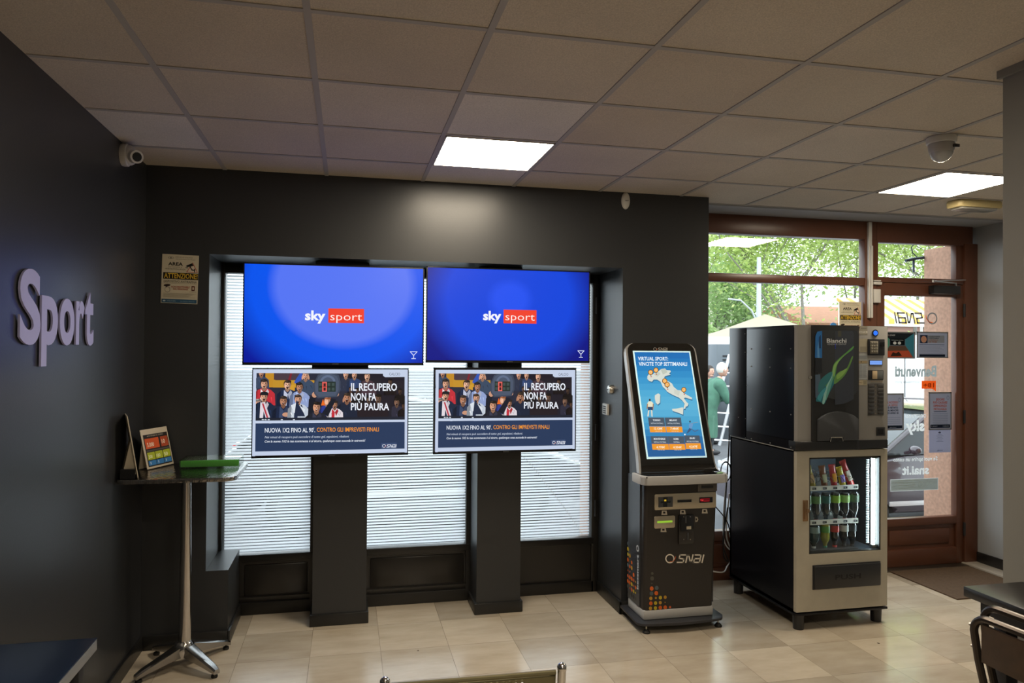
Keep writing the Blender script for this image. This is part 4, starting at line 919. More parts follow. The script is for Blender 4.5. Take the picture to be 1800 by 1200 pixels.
A_ = [(250,655),(330,520),(375,440),(395,370),(440,320),(500,270),(555,222),(545,250),(470,310),(420,380),(410,450),(400,520),(350,620),(320,690),(285,675)]
a.blob(A_, '2c6f7c'); a.blob([(320,540),(375,440),(395,370),(440,320),(500,270),(555,222),(545,250),(470,310),(425,370),(408,450),(370,530)], '5a9652')
a.blob([(405,470),(440,430),(500,400),(540,310),(550,318),(512,410),(470,475),(400,530)], '628f4c'); a.blob([(420,455),(460,425),(505,402),(470,455),(425,490)], '86b060'); a.blob([(285,500),(370,430),(380,470),(330,540),(270,600)], '34747c')
a.blob([(385,430),(400,370),(450,322),(500,280),(440,340),(410,400),(398,470)], '8ab86a'); a.blob([(330,560),(380,460),(392,390),(384,470),(348,590),(318,685),(302,675)], '8fc4c0'); a.blob([(345,560),(385,470),(380,520),(350,620),(330,660)], '5fa39a'); a.blob([(262,640),(300,580),(335,560),(300,640),(285,668)], '3f93a4')
a.poly([(428,98),(455,98),(455,145),(428,145)], '4c4c44')
a.text('Bianchi', 338, 194, -33, 160, 'c8ccd0', .022); a.text('VENDING GROUP', 340, 213, -13, 156, '9fa4aa', .01)
for yy in (208, 222, 238): a.ell(407, yy, 3, 4, '2040ff')
a.build('panel_picture', frame((0, YU-.0245, 0), (1,0,0), (0,0,1), 0), attr_mat('glossy_print', 0, .12, .5), pp)
# dispensing flap
ap = [(2.952, 1.218), (3.247, 1.218), (3.247, 1.355)]+[(3.247-.295*i/10, 1.355+.050*math.sin(pi*i/10)**.7) for i in range(1, 10)]+[(2.952, 1.355)]
MB().prism(ap, 'y', YU-.034, YU-.015, bev=.005).build('dispensing_flap', DKGREY, dd)
x0, x1, z0, z1 = fr(1380+365/4.6147, 560+962/4.6154, 1380+472/4.6147, 560+996/4.6154, YU-.036)
MB().prism([(x0, z0), (x1, z0), (x1, z1-.004), (x1-.012, z1), (x0+.012, z1), (x0, z1-.004)], 'y', YU-.0365, YU-.03).build('flap_notch', BLACKG, dd)
MB().tube([(x0+.002, YU-.037, z0), (x0+.008, YU-.037, z1), (x1-.008, YU-.037, z1), (x1-.002, YU-.037, z0)], .0022, 6).build('flap_rim', STEEL, dd)
# grey control panel
cp = MB().prism(rrect(3.261, 3.487, 1.215, 1.960, .005), 'y', YU-.008, YV+.055, bev=.003).build('control_panel', GREYP, cm)
YC = YU-.008
def cr_(x0, y0, x1, y1): return fr(1460+x0/8.575, 560+y0/8.571, 1460+x1/8.575, 560+y1/8.571, YC)
def cbox(name, q, mt, d0, d1, bev=0, parent=None, low=False):
    if low: q = (q[0], q[1]+857.1, q[2], q[3]+857.1)
    x0, x1, z0, z1 = cr_(*q); return MB().box(x0, x1, YC-d1, YC-d0, z0, z1, bev).build(name, mt, parent or cp)
x0, x1, z0, z1 = cr_(622, 170, 712, 262); xc, zc, rr = (x0+x1)/2, (z0+z1)/2, (x1-x0)/2
MB().cyl((xc, YC+.001, zc), (xc, YC-.006, zc), rr, n=24).build('button_ring', BLACKP, cp); MB().cyl((xc, YC-.005, zc), (xc, YC-.009, zc), rr*.72, rr*.66, 24).build('blue_button', mat('lit_blue_button', (.02,.1,.5), .3, emit=('2a70f0', .9)), cp)
pd = cbox('payment_reader', (555, 308, 805, 552), BLACKP, 0, .008, .003)
kpd = cbox('keypad', (582, 338, 702, 526), mat('warm_keys', (.20,.18,.14), .4), .008, .011, .002, pd)
kb = MB()
for i in range(3):
    for j in range(4):
        x0, x1, z0, z1 = cr_(594+i*35, 350+j*43, 620+i*35, 378+j*43); kb.box(x0, x1, YC-.014, YC-.010, z0, z1, .001)
kb.build('keys', mat('key_caps', (.28,.26,.21), .4), kpd)
cbox('key_reader', (740, 350, 795, 420), BLACKG, .008, .014, .003, pd)
cbox('display_bezel', (578, 624, 778, 700), DKGREY, 0, .004, .002); x0, x1, z0, z1 = cr_(586, 632, 768, 690)
a = Art(); a.rect(0, 0, x1-x0, z1-z0, '7ba4f0'); 
for i in range(9): a.rect(.004+i*(x1-x0-.01)/9, (z1-z0)*.38, .007+i*(x1-x0-.01)/9, (z1-z0)*.62, '5a86dc')
a.build('blue_display', frame((x0, YC-.0042, z0), (1,0,0), (0,0,1)), LIT, cp)
cs = cbox('coin_unit', (566, 774, 788, 920), BLACKP, 0, .006, .002); cbox('coin_chute', (618, 784, 690, 908), mat('cream_chute', (.55,.42,.26), .4), .006, .010, .003, cs); cbox('coin_plate', (690, 784, 776, 908), mat('grey_coin_plate', (.13,.14,.14), .35), .006, .009, .002, cs)
cbox('product_label', (600, 932, 785, 960), mat('cream_label', (.45,.40,.33), .5), 0, .001)
sp2 = cbox('selection_panel', (560, 118, 798, 600), mat('selection_grey', (.10,.095,.09), .35), 0, .002, .0, low=True)
for j in range(8):
    for i, xx in enumerate((566, 706)):
        y0 = 130+j*58.5; bt = cbox('selection_button', (xx, y0, xx+84, y0+40), mat('button_dark', (.045,.045,.047), .35) if j > 1 else mat('button_mid', (.085,.082,.08), .35), .002, .006, .0015, sp2, low=True)
    x0, x1, z0, z1 = cr_(655, 130+j*58.5+857.1, 700, 170+j*58.5+857.1)
nb = Art()
for j in range(8):
    q = at(1460+668/8.575, 560+(130+j*58.5+857.1+34)/8.571, 'y', YC); nb.text(str(j+1), q.x, q.z, .0045, .003, 'b8a070'); nb.ell(q.x+.0045, q.z+.002, .0016, None, '98855a')
nb.build('button_numbers', frame((0, YC-.0024, 0), (1,0,0), (0,0,1), 0), PRINT, sp2)
cu = cbox('coin_return', (685, 775, 815, 905), BLACKP, 0, .006, .003, low=True); cbox('return_hollow', (708, 800, 790, 885), BLACKG, .006, .0065, 0, cu, low=True)
# stuck-on labels
x0, x1, z0, z1 = cr_(403, 110, 553, 1000); Wl, Hl = x1-x0, z1-z0
a = Art(lambda x, y: ((x-403)/150*Wl, (1000-y)/890*Hl))
a.rect(403, 240, 553, 110, '8f897c'); a.ell(425, 135, 12, 18, '5a3020'); a.rect(455, 150, 540, 140, '6a655c'); a.rect(403, 215, 553, 185, 'c8c2b4'); a.text('CARTA', 415, 208, -16, 120, '4a4f56', .02)
a.rect(403, 500, 553, 300, 'a29a86'); a.rect(440, 490, 540, 420, '8a8474'); a.rect(403, 630, 553, 530, 'a3a6a4'); a.rect(403, 672, 553, 632, 'a09070'); a.ell(458, 650, 8, 10, '33312c')
a.rect(403, 915, 556, 680, 'a8acae'); 
for i in range(13):
    a.rect(412, 706+i*15, 476, 700+i*15, '7f8488'); a.rect(486, 706+i*15, 545-(i*11 % 20), 700+i*15, '84898c')
a.text('Istruzioni', 410, 698, -10, 60, '30343a'); a.rect(406, 1000, 546, 925, 'b0a48a'); a.rect(490, 990, 540, 935, '8a8470'); a.text('AVVISO', 412, 970, -14, 60, '6a5038', .02)
for i in range(4): a.rect(412, 560+i*14, 540, 554+i*14, '858a90')
a.build('stuck_labels', frame((x0, YC-.0006, z0), (1,0,0), (0,0,1)), PRINT, cp)
MB().box(3.488, 3.512, YV+.02, YV+.045, 1.230, 1.415, .003).build('side_reader', BLACKP, cm)
# blue round sticker edge behind machine top on the glass
st = at(1465, 571, 'y', 5.094)
b = MB().cyl((st.x, 5.098, st.z-.01), (st.x, 5.094, st.z-.01), .03, n=24).build('round_sticker', mat('blue_sticker', (.05,.22,.55), .5)); tag(b, 'blue round sticker on the glass just above the coffee machine', 'sticker')

# cables between kiosk and cabinet
def cable(name, pts, r, mt, label):
    P = [Vector(p) for p in pts]; out = []
    for i in range(len(P)-1):
        p0, p1, p2, p3 = P[max(0, i-1)], P[i], P[i+1], P[min(len(P)-1, i+2)]
        for q in range(8):
            t = q/8; out.append(.5*((2*p1)+(-p0+p2)*t+(2*p0-5*p1+4*p2-p3)*t*t+(-p0+3*p1-3*p2+p3)*t**3))
    out.append(P[-1]); o = MB().tube(out, r, 8).build(name, mt); tag(o, label, 'cable', 'cables hanging behind the kiosk and the cabinet'); return o
def c2(x, y, Y): q = at(x, y, 'y', Y); return (q.x, q.y, q.z)
cable('power_cable', [c2(1282, 740, 4.90), c2(1281, 790, 4.92), c2(1276, 870, 4.93), c2(1273, 930, 4.94), c2(1272, 975, 4.94), c2(1280, 985, 4.94), (2.815, 4.95, .33), (2.84, 4.93, .6)], .005, RUBBER, 'black cable looping down between the kiosk and the vending cabinet')
cable('power_cable', [c2(1283, 735, 4.98), c2(1279, 820, 4.98), c2(1272, 900, 4.97), c2(1273, 950, 4.97), c2(1285, 966, 4.96), (2.84, 4.95, .40), (2.86, 4.94, .7)], .005, WHITEP, 'white cable hanging behind the vending cabinet in a long loop')
cable('power_cable', [(2.372, 4.49, .30), (2.56, 4.52, .25), c2(1278, 995, 4.90), c2(1288, 975, 4.93), (2.87, 4.95, .40), (2.90, 4.94, .30)], .005, WHITEP, 'white cable running low from the kiosk towards the vending cabinet')
cable('power_cable', [(2.375, 4.50, .84), (2.60, 4.55, .62), c2(1284, 935, 4.92), (2.86, 4.94, .60)], .004, RUBBER, 'thin black cable crossing behind the kiosk at knee height')
L = [c2(1276+9*cos(a_*pi/8), 828+17*sin(a_*pi/8), 4.95) for a_ in range(16)]
o = MB().tube(L, .004, 7, closed=True).tube([(p[0]+.004, p[1]+.01, p[2]-.006) for p in L], .004, 7, closed=True).build('coiled_cable', RUBBER); tag(o, 'black cable coiled into a hanging loop at the back edge of the vending cabinet', 'cable', 'cables hanging behind the kiosk and the cabinet')

# ================================================================== BISTRO TABLE AND WHAT STANDS ON IT
bt = thing('bistro_table', 'tall square bistro table with a patterned steel top and chrome four-arm base', 'table', (-.87, 4.28, 0))
def embossed():
    M, nt, out = nodes_mat('embossed_steel'); b = N(nt, 'BsdfPrincipled', Metallic=1.0, Roughness=.13); b.inputs['Base Color'].default_value = (.36,.35,.34,1); L = nt.links.new
    g = N(nt, 'NewGeometry'); mp = N(nt, 'Mapping'); mp.inputs['Rotation'].default_value = (0, 0, R(45)); mp.inputs['Scale'].default_value = (38, 38, 38); L(g.outputs['Position'], mp.inputs['Vector'])
    v = N(nt, 'TexVoronoi', Scale=1.0, Randomness=0.0, distance='CHEBYCHEV'); L(mp.outputs[0], v.inputs['Vector'])
    bp = N(nt, 'Bump', Strength=.5, Distance=.004); L(v.outputs['Distance'], bp.inputs['Height']); L(bp.outputs[0], b.inputs['Normal']); L(b.outputs[0], out.inputs[0]); return M
TT = MB().prism(rrect(-1.165, -.575, 4.005, 4.545, .045), 'z', 1.078, 1.100, bev=.004).build('tabletop', embossed(), bt)
MB().cyl((-.873, 4.28, .13), (-.873, 4.28, 1.075), .034, .024, 28).lathe([(.022,.0), (.06,.01), (.06,.018), (.02,.02)], (-.873, 4.28, 1.058)).lathe([(.0205,0), (.0215,.004), (.0205,.008)], (-.873, 4.28, .585)).build('column', mat('polished_column', (.66,.63,.60), .16, 1), bt)
MB().lathe([(.05,.07), (.056,.10), (.052,.135), (.042,.150), (0,.152)], (-.873, 4.28, 0)).build('hub', CHROME, bt)
for (x, y) in ((-1.085, 4.12), (-.672, 4.105), (-.672, 4.50), (-1.08, 4.50)):
    c0 = Vector((-.873, 4.28, 0)); d = Vector((x, y, 0))-c0; Ln = d.length; d.normalize(); sdv = Vector((-d.y, d.x, 0))
    mb = MB(); rows = []
    for i in range(9):
        t = i/8; p = c0+d*(Ln*t); zt_ = .150-.098*t**.95; zb_ = .055*(1-t)**.7+.022; w_ = .036-.014*t
        if i == 8: zt_ -= .006; w_ *= .8
        rows.append([mb.b.verts.new(p+sdv*s*ww+Vector((0,0,z))) for s, ww, z in ((-1, w_, zb_), (-1, w_, zt_-.008), (-1, w_*.6, zt_), (1, w_*.6, zt_), (1, w_, zt_-.008), (1, w_, zb_))])
    for A, B in zip(rows, rows[1:]):
        for j in range(6): mb.b.faces.new((A[j], A[(j+1)%6], B[(j+1)%6], B[j]))
    mb.b.faces.new(rows[0]); mb.b.faces.new(rows[-1][::-1])
    lg = mb.build('leg', mat('cast_aluminium', (.42,.41,.40), .25, 1), bt)
    MB().lathe([(0,0), (.016,0), (.018,.006), (.016,.016), (.006,.018), (.006,.026), (0,.026)], (x-d.x*.02, y-d.y*.02, 0), 14).build('rubber_foot', RUBBER, lg)
ZT = 1.1005
def tent_art():
    a = Art(lambda x, y: (x*.225, (1-y)*.225))
    a.rect(.06, .95, .96, .14, '2a2624'); a.text('MONTEPREMI DEL GIORNO', .2, .20, -.035, .6, 'a8a090', .01)
    a.rect(.09, .50, .60, .24, 'd0582c'); a.rect(.66, .50, .94, .24, 'a84a2c'); a.text('5.000', .15, .45, -.10, .25, 'f0e0c8', .02); a.text('10', .70, .42, -.10, .12, 'f0e0c8', .02); a.rect(.09, .57, .94, .53, '55504c')
    for i in range(3):
        a.rect(.09+i*.29, .78, .09+i*.29+.27, .59, 'a8b430'); a.text(('200', '100', '50')[i], .12+i*.29, .74, -.08, .14, 'e8ecc0', .02); a.rect(.09+i*.29, .92, .09+i*.29+.27, .80, '3a7ab4'); a.text('1', .15+i*.29, .89, -.06, .02, 'c8d8e8')
    return a
c2t = thing('tent_card', 'cream tent card with orange, green and blue prize boxes on the bistro table', 'display card', (-1.06, 4.43, ZT))
rt = Vector((.40, .90, 0)).normalized(); upv = Vector((-.22, .10, 1)).normalized(); o0 = Vector((-1.085, 4.315, ZT+.002))
Mc = frame(o0, rt, upv, 0); CARD = mat('cream_card', (.55,.48,.36), .5)
MB().box(0, .225, 0, .225, -.004, 0, .0015, M=Mc).build('front_sheet', CARD, c2t)
tent_art().build('print', Mc @ Matrix.Translation((0,0,.0006)), PRINT, c2t)
MB().quad([o0+upv*.21+rt*.02, o0+upv*.21+rt*.205, o0+Vector((-.058, 0, 0))+rt*.205, o0+Vector((-.058, 0, 0))+rt*.02]).build('rear_flap', CARD, c2t)
c1t = thing('tent_card', 'tall cream card seen edge-on, with a dark foot, on the bistro table', 'display card', (-1.10, 4.12, ZT))
o1 = Vector((-1.062, 4.055, ZT+.002)); rt1 = Vector((-.32, .95, 0)).normalized(); up1 = Vector((-.16, -.05, 1)).normalized(); M1 = frame(o1, rt1, up1, 0)
MB().box(0, .21, 0, .33, -.006, 0, .002, M=M1).build('front_sheet', CARD, c1t)
pA, pB = o1+up1*.2-M1.to_3x3().col[2]*.006+rt1*.02, o1+Vector((-.075, -.02, .0))+rt1*.02
MB().quad([pA, o1+up1*.02+rt1*.02-M1.to_3x3().col[2]*.007, pB, ]).quad([pA, pA+rt1*.12, pB+rt1*.12, pB]).build('rear_strut', CARD, c1t)
MB().prism([(-1.150, 4.045), (-1.075, 4.035), (-1.092, 4.11), (-1.150, 4.12)], 'z', ZT, ZT+.05).build('dark_foot', BLACKP, c1t)
fo = thing('flyer_tray', 'clear tray of bright green flyers on the right half of the bistro table', 'tray', (-.75, 4.42, ZT))
x0f, x1f, y0f, y1f = -.925, -.605, 4.345, 4.535
MB().box(x0f+.004, x1f-.004, y0f+.004, y1f-.004, ZT+.004, ZT+.040, .002).build('flyer_stack', mat('green_paper', (.15,.50,.09), .4, noise=(300, .25)), fo)
tb = MB(); tb.box(x0f, x1f, y0f, y1f, ZT+.042, ZT+.045).box(x0f, x1f, y0f-.002, y0f, ZT, ZT+.045).box(x0f, x1f, y1f, y1f+.002, ZT, ZT+.045).box(x0f-.002, x0f, y0f, y1f, ZT, ZT+.045).box(x1f, x1f+.002, y0f, y1f, ZT, ZT+.045)
tb.build('clear_box', glass_mat('clear_plastic', (.88,.95,.88), 1.6), fo)
MB().box(x0f+.02, x1f-.02, y0f+.015, y1f-.01, ZT+.0405, ZT+.0415).build('white_sheet', mat('white_sheet', (.62,.66,.60), .5), fo)

# ================================================================== NEAR FURNITURE
NZ = .95
dt = thing('counter_table', 'dark blue topped table against the left wall in the lower left corner', 'table', (-.93, 1.9, 0))
MB().box(-1.172, -.697, 1.30, 2.262, NZ-.004, NZ, .001).build('tabletop', mat('navy_laminate', (.008,.018,.045), .25, spec=.5), dt)
MB().box(-1.172, -.697, 1.30, 2.262, NZ-.035, NZ-.004, .002).build('edge_band', mat('pale_edge_band', (.20,.21,.22), .4), dt)
for (x, y) in ((-.74, 1.36), (-.74, 2.21), (-1.13, 1.36), (-1.13, 2.21)): MB().box(x-.02, x+.02, y-.02, y+.02, 0, NZ-.035, .003).build('leg', BLACKP, dt)
rtb = thing('high_table', 'black topped table against the wall end in the lower right corner', 'table', (2.3, 1.75, 0))
DW = mat('black_table_top', (.020,.018,.016), .30, noise=(6, .2))
MB().box(2.178, 2.437, 1.25, 2.156, NZ-.036, NZ, .003).build('tabletop', DW, rtb)
MB().box(2.215, 2.42, 1.29, 2.12, NZ-.085, NZ-.036).build('apron', BLACKP, rtb)
for y in (1.33, 2.085): MB().box(2.26, 2.31, y-.025, y+.025, 0, NZ-.08, .003).build('leg', BLACKP, rtb)
# cafe chair: bent tube frame, wooden back board
ch = thing('cafe_chair', 'dark metal tube chair with a brown wooden back board at the right edge', 'chair', (1.97, 1.55, 0))
TUBE = mat('bronze_tube', (.055,.045,.038), .28, .7); WOOD = mat('dark_brown_wood', (.045,.026,.014), .35, noise=(30, .35))
def hoop(cx, ytop0, z_top, w_, r, back=0, drop=.5, lean=.05):
    """inverted U in the x=const-ish plane running away from the viewer"""
    P = []
    y0, y1 = ytop0-w_, ytop0; rr = .055
    zb_ = z_top-drop
    for t in (0, .3, .6, 1): P.append((cx+lean*(1-t)*-1, y1+.0, zb_+(z_top-rr-zb_)*t))
    for i in range(1, 7): a_ = pi/2*i/6; P.append((cx, y1-rr+rr*cos(a_), z_top-rr+rr*sin(a_)))
    for i in range(0, 7): a_ = pi/2+pi/2*i/6; P.append((cx, y0+rr+rr*cos(a_), z_top-rr+rr*sin(a_)))
    for t in (.6, .3, 0): P.append((cx+lean*(1-t)*-1, y0, zb_+(z_top-rr-zb_)*t))
    return P
# measured from the photo: the back leans away from the table; back hoop plane runs from (1.88,1.86) towards (2.05,1.5)
A0 = at(1712, 1078, 'z', .91); A1 = at(1800, 1112, 'z', .91)
dirc = Vector((A1.x-A0.x, A1.y-A0.y, 0)).normalized(); nrm = Vector((-dirc.y, dirc.x, 0))
if nrm.y < 0: nrm = -nrm
def CP(s_, z, n_=0): return Vector((A0.x, A0.y, 0))+dirc*s_+nrm*n_+Vector((0, 0, z))
def chair_hoop(zt_, n0, Wd=.40):
    rr = .05; P = [CP(.05, .50, n0+.03), CP(.035, .62, n0+.02), CP(.012, .76, n0+.005), CP(0, zt_-rr, n0)]
    for i in range(1, 7): a_ = pi-pi/2*i/6; P.append(CP(rr+rr*cos(a_), zt_-rr+rr*sin(a_), n0))
    for i in range(0, 7): a_ = pi/2-pi/2*i/6; P.append(CP(Wd-rr+rr*cos(a_), zt_-rr+rr*sin(a_), n0))
    return P+[CP(Wd-.012, .76, n0+.005), CP(Wd-.035, .62, n0+.02), CP(Wd-.05, .50, n0+.03)]
MB().tube(chair_hoop(.905, 0), .0125, 10).build('back_frame', TUBE, ch)
MB().tube(chair_hoop(.935, .045), .0125, 10).build('rear_frame', TUBE, ch)
mb = MB(); rows = []
for i in range(9):
    s_ = .03+.34*i/8; bow = -.012*sin(pi*i/8)
    rows.append([mb.b.verts.new(CP(s_, z, n_+bow)) for z, n_ in ((.76, -.004), (.885, -.004), (.885, .008), (.76, .008))])
for A, B in zip(rows, rows[1:]):
    for j in range(4): mb.b.faces.new((A[j], A[(j+1)%4], B[(j+1)%4], B[j]))
mb.b.faces.new(rows[0]); mb.b.faces.new(rows[-1][::-1]); mb.build('backrest', WOOD, ch)
for zz in (.87, .80):
    p = CP(-.010 if zz > .85 else -.003, zz, .001); MB().cyl(p, p-dirc*.006, .006, n=10).build('rivet', STEEL, ch)
sc_ = CP(.20, 0, -.16 if False else .19)
Ms_ = Matrix.Translation((sc_.x, sc_.y, 0)) @ Matrix.Rotation(math.atan2(dirc.y, dirc.x), 4, 'Z')
MB().prism(rrect(-.18, .18, -.17, .17, .05), 'z', .50, .52, M=Ms_, bev=.005).build('seat', WOOD, ch)
for sx in (-1, 1):
    for sy in (-1, 1): MB().tube([Ms_ @ Vector((sx*.16, sy*.15, .50)), Ms_ @ Vector((sx*.18, sy*.165, .25)), Ms_ @ Vector((sx*.20, sy*.185, .0))], .0125, 8).build('leg', TUBE, ch)
# perforated metal seat at the bottom edge
ps = thing('perforated_seat', 'olive perforated metal seat with chrome ends at the bottom edge of the picture', 'seat', (.38, 1.9, 0))
B0, B1 = at(676, 1197, 'z', .86), at(984, 1172, 'z', .86)
dx_ = Vector((B1.x-B0.x, B1.y-B0.y, 0)); Wd = dx_.length; dx_.normalize(); nb_ = Vector((-dx_.y, dx_.x, 0))
OL = mat('olive_metal', (.20,.18,.10), .32, .6)
def SP(u, z, n_=0): return Vector((B0.x, B0.y, 0))+dx_*u+nb_*n_+Vector((0,0,z))
# back panel as a sheet with real round holes in rows
mb = MB(); u0, u1 = .018, Wd-.018
def bulge(z): return -.02+.10*(.86-z)**1.2*.6
hx = [u0+(.5+i)*(u1-u0)/26 for i in range(26)]
zs = [.852, .842]+[.842-.020*j for j in range(1, 16)]
cu_ = (u1-u0)/26
for j in range(len(zs)-1):
    z1_, z0_ = zs[j], zs[j+1]
    for i in range(26):
        ul, ur = u0+cu_*i, u0+cu_*(i+1); hole = 1 <= j and 6 <= i < 21
        cor = [(ul, z0_), (ur, z0_), (ur, z1_), (ul, z1_)]
        if not hole: mb.b.faces.new([mb.b.verts.new(SP(u, z, bulge(z))) for u, z in cor]); continue
        cxh, czh, rh = (ul+ur)/2+(cu_*.0), (z0_+z1_)/2, .0042; n_ = 8
        outer = [(ul, z0_), ((ul+ur)/2, z0_), (ur, z0_), (ur, czh), (ur, z1_), ((ul+ur)/2, z1_), (ul, z1_), (ul, czh)]
        inner = [(cxh+rh*cos(-3*pi/4+k_*pi/4), czh+rh*sin(-3*pi/4+k_*pi/4)) for k_ in range(8)]
        Vo = [mb.b.verts.new(SP(u, z, bulge(z))) for u, z in outer]; Vi = [mb.b.verts.new(SP(u, z, bulge(z))) for u, z in inner]
        for k_ in range(8): mb.b.faces.new((Vo[k_], Vo[(k_+1)%8], Vi[(k_+1)%8], Vi[k_]))
bmesh.ops.remove_doubles(mb.b, verts=mb.b.verts, dist=.0002)
bk = mb.build('backrest', OL, ps); sm = bk.modifiers.new('thick', 'SOLIDIFY'); sm.thickness = .0018
MB().tube([SP(u0, .856, -.02), SP(u1, .856, -.02)], .007, 10).build('top_roll', OL, ps)
MB().prism(rrect(0, Wd-.036, .05, .46, .03), 'z', .455, .462, M=Matrix.Translation(SP(.018, 0, 0)) @ Matrix.Rotation(math.atan2(dx_.y, dx_.x), 4, 'Z'), bev=.002).build('seat_pan', OL, ps)
for u in (.0, Wd):
    s_ = MB().tube([SP(u, .868, -.022), SP(u, .80, -.015), SP(u, .60, .02), SP(u, .48, .05), SP(u, .455, .12), SP(u, .455, .46)], .013, 12).sph(SP(u, .868, -.022), .0145, 12)
    s_.build('side_tube', CHROME, ps)
    MB().tube([SP(u, .455, .10), SP(u, .20, .06), SP(u, .0, .0)], .012, 10).build('leg', CHROME, ps)
    MB().tube([SP(u, .455, .42), SP(u, .20, .46), SP(u, .0, .50)], .012, 10).build('leg', CHROME, ps)

# doormat
dm = MB().prism([(4.33, 4.34), (5.09, 4.34), (5.09, 5.04), (4.33, 5.04)], 'z', .0005, .010).build('doormat', mat('brown_coir', (.115,.072,.042), .95, noise=(60, .35), bump=(500, .9)), smooth=False); tag(dm, 'brown coir doormat set in front of the entrance door', 'doormat')

# ================================================================== NOTICES AND VINYL ON THE DOOR GLASS
YG = 5.097
def dp(x0, y0, x1, y1): return fr(x0, y0, x1, y1, YG)
def framed(q, label, art, wt=.010):
    x0, x1, z0, z1 = dp(*q); t = thing('framed_notice', label, 'notice', ((x0+x1)/2, YG, z0), group='framed notices on the door glass')
    rim = MB()
    for r_ in ((x0, x1, z0, z0+wt), (x0, x1, z1-wt, z1), (x0, x0+wt, z0, z1), (x1-wt, x1, z0, z1)): rim.box(r_[0], r_[1], YG-.005, YG-.001, r_[2], r_[3])
    rim.build('frame', mat('grey_frame', (.13,.13,.13), .4), t)
    MB().box(x0+wt*.5, x1-wt*.5, YG-.0035, YG-.0015, z0+wt*.5, z1-wt*.5).build('sheet', through_mat('pale_blue_paper', 'a3abc0', .3), t)
    a = Art(lambda x, y: (x*(x1-x0), (1-y)*(z1-z0))); art(a); a.build('print', frame((x0, YG-.0036, z0), (1,0,0), (0,0,1)), GPRINT, t)
def aA(a):
    a.rect(.04, .96, .96, .05, '5c6a78'); a.poly([(.04,.05),(.22,.28),(.22,.5),(.04,.95)], '4f8f7c'); a.poly([(.96,.05),(.70,.28),(.70,.5),(.96,.95)], '3d7f94'); a.poly([(.04,.05),(.96,.05),(.70,.28),(.22,.28)], '252a30')
    a.poly([(.22,.52),(.70,.52),(.92,.95),(.04,.95)], '5d4a40'); a.poly([(.08,.72),(.80,.70),(.92,.95),(.04,.95)], 'b4523a'); a.rect(.24, .50, .68, .26, '14181c'); a.ell(.38, .42, .05, .055, 'c8ccd0'); a.ell(.52, .42, .05, .055, 'c8ccd0')
    a.text('POSTAZIONE VIRTUALE', .28, .33, -.03, .36, 'a8b0b8', .01); snai(a, .15, .15, -.045, 'c8ccd0'); a.poly([(.25,.92),(.32,.76),(.42,.8),(.5,.74),(.6,.9)], '3a2a24')
def aB(a):
    a.rect(.10, .44, .34, .13, '28344c'); a.ell(.22, .29, .09, .13, 'c09078'); a.rect(.34, .42, .88, .14, '8a9099')
    for i, t in enumerate(('IN QUESTO PUNTO', 'È DISPONIBILE', 'IL CONTROLLO', 'DEI PREMI')): a.text(t, .37, .20+i*.07, -.045, .36-.03*i, '202a40' if i < 2 else '8a5038', .02)
    a.rect(.08, .50, .88, .48, '55607a')
    for i in range(7): a.rect(.08, .55+i*.045, .88-(i*37 % 10)/50, .54+i*.045, '7f879c')
    a.rect(.08, .95, .90, .86, '202838')
def aC(a):
    for i, (t, w_) in enumerate((("L'ACCESSO", .5), ('AL GIOCO', .42), ('\u00c8 VIETATO', .46), ('AI MINORI', .5), ('DI ANNI 18', .5))): a.text(t, .5, .27+i*.072, -.05, w_, 'b0563a' if i < 2 else '262e44', .025, align='c')
    a.ring(.80, .18, .05, .012, '6a7690')
    for i in range(4): a.rect(.15, .66+i*.05, .85, .65+i*.05, '8790a6')
    a.rect(.07, .95, .93, .87, '202838'); a.text('gioco sicuro', .5, .93, -.03, .3, 'a8b0c0', align='c')
def aD(a):
    for i, (t, w_) in enumerate((('GIOCARE', .38), ('PU\u00d2 CAUSARE', .62), ('DIPENDENZA', .58), ('PATOLOGICA', .56))): a.text(t, .5, .22+i*.085, -.058, w_, 'b0563a', .03, align='c')
    a.ring(.84, .15, .05, .012, '6a7690'); a.rect(.22, .52, .78, .505, '404a60')
    for i in range(7): a.rect(.17, .58+i*.045, .83, .567+i*.045, '8790a6')
    a.rect(.07, .95, .93, .86, '202838'); a.text('IL GIOCO', .12, .92, -.03, .25, 'a8b0c0'); a.text('\u00c8 VIETATO', .62, .92, -.03, .25, 'a8b0c0')
framed((1550, 583, 1608, 630), 'colourful framed poster with a red floor picture on the door glass, upper left', aA)
framed((1611, 583, 1666, 629), 'framed pale notice with a small portrait on the door glass, upper right', aB)
framed((1550, 691, 1588, 756), 'framed notice partly hidden by the coffee machine at the left edge of the door glass', aC)
framed((1632, 689, 1672, 755), 'framed notice with orange heading lines at the right edge of the door glass', aD)
x0, x1, z0, z1 = dp(1633, 755, 1671, 795); t = thing('paper_sheet', 'plain pale blue sheet below the framed notice at the right edge of the door glass', 'notice', ((x0+x1)/2, YG, z0))
MB().box(x0, x1, YG-.0015, YG, z0, z1).build('sheet', through_mat('pale_blue_sheet', 'b9c2de', .3), t)
a = Art(lambda x, y: (x*(x1-x0), (1-y)*(z1-z0))); a.ell(.48, .12, .06, .04, '3a4260')
for i in range(6): a.rect(.38-.05*(i % 2), .22+i*.06, .6+.05*(i % 2), .205+i*.06, '7a84a4')
a.text('gioco.it', .5, .92, -.05, .24, '40507c', .02, align='c'); a.build('print', frame((x0, YG-.0016, z0), (1,0,0), (0,0,1)), PRINT, t)
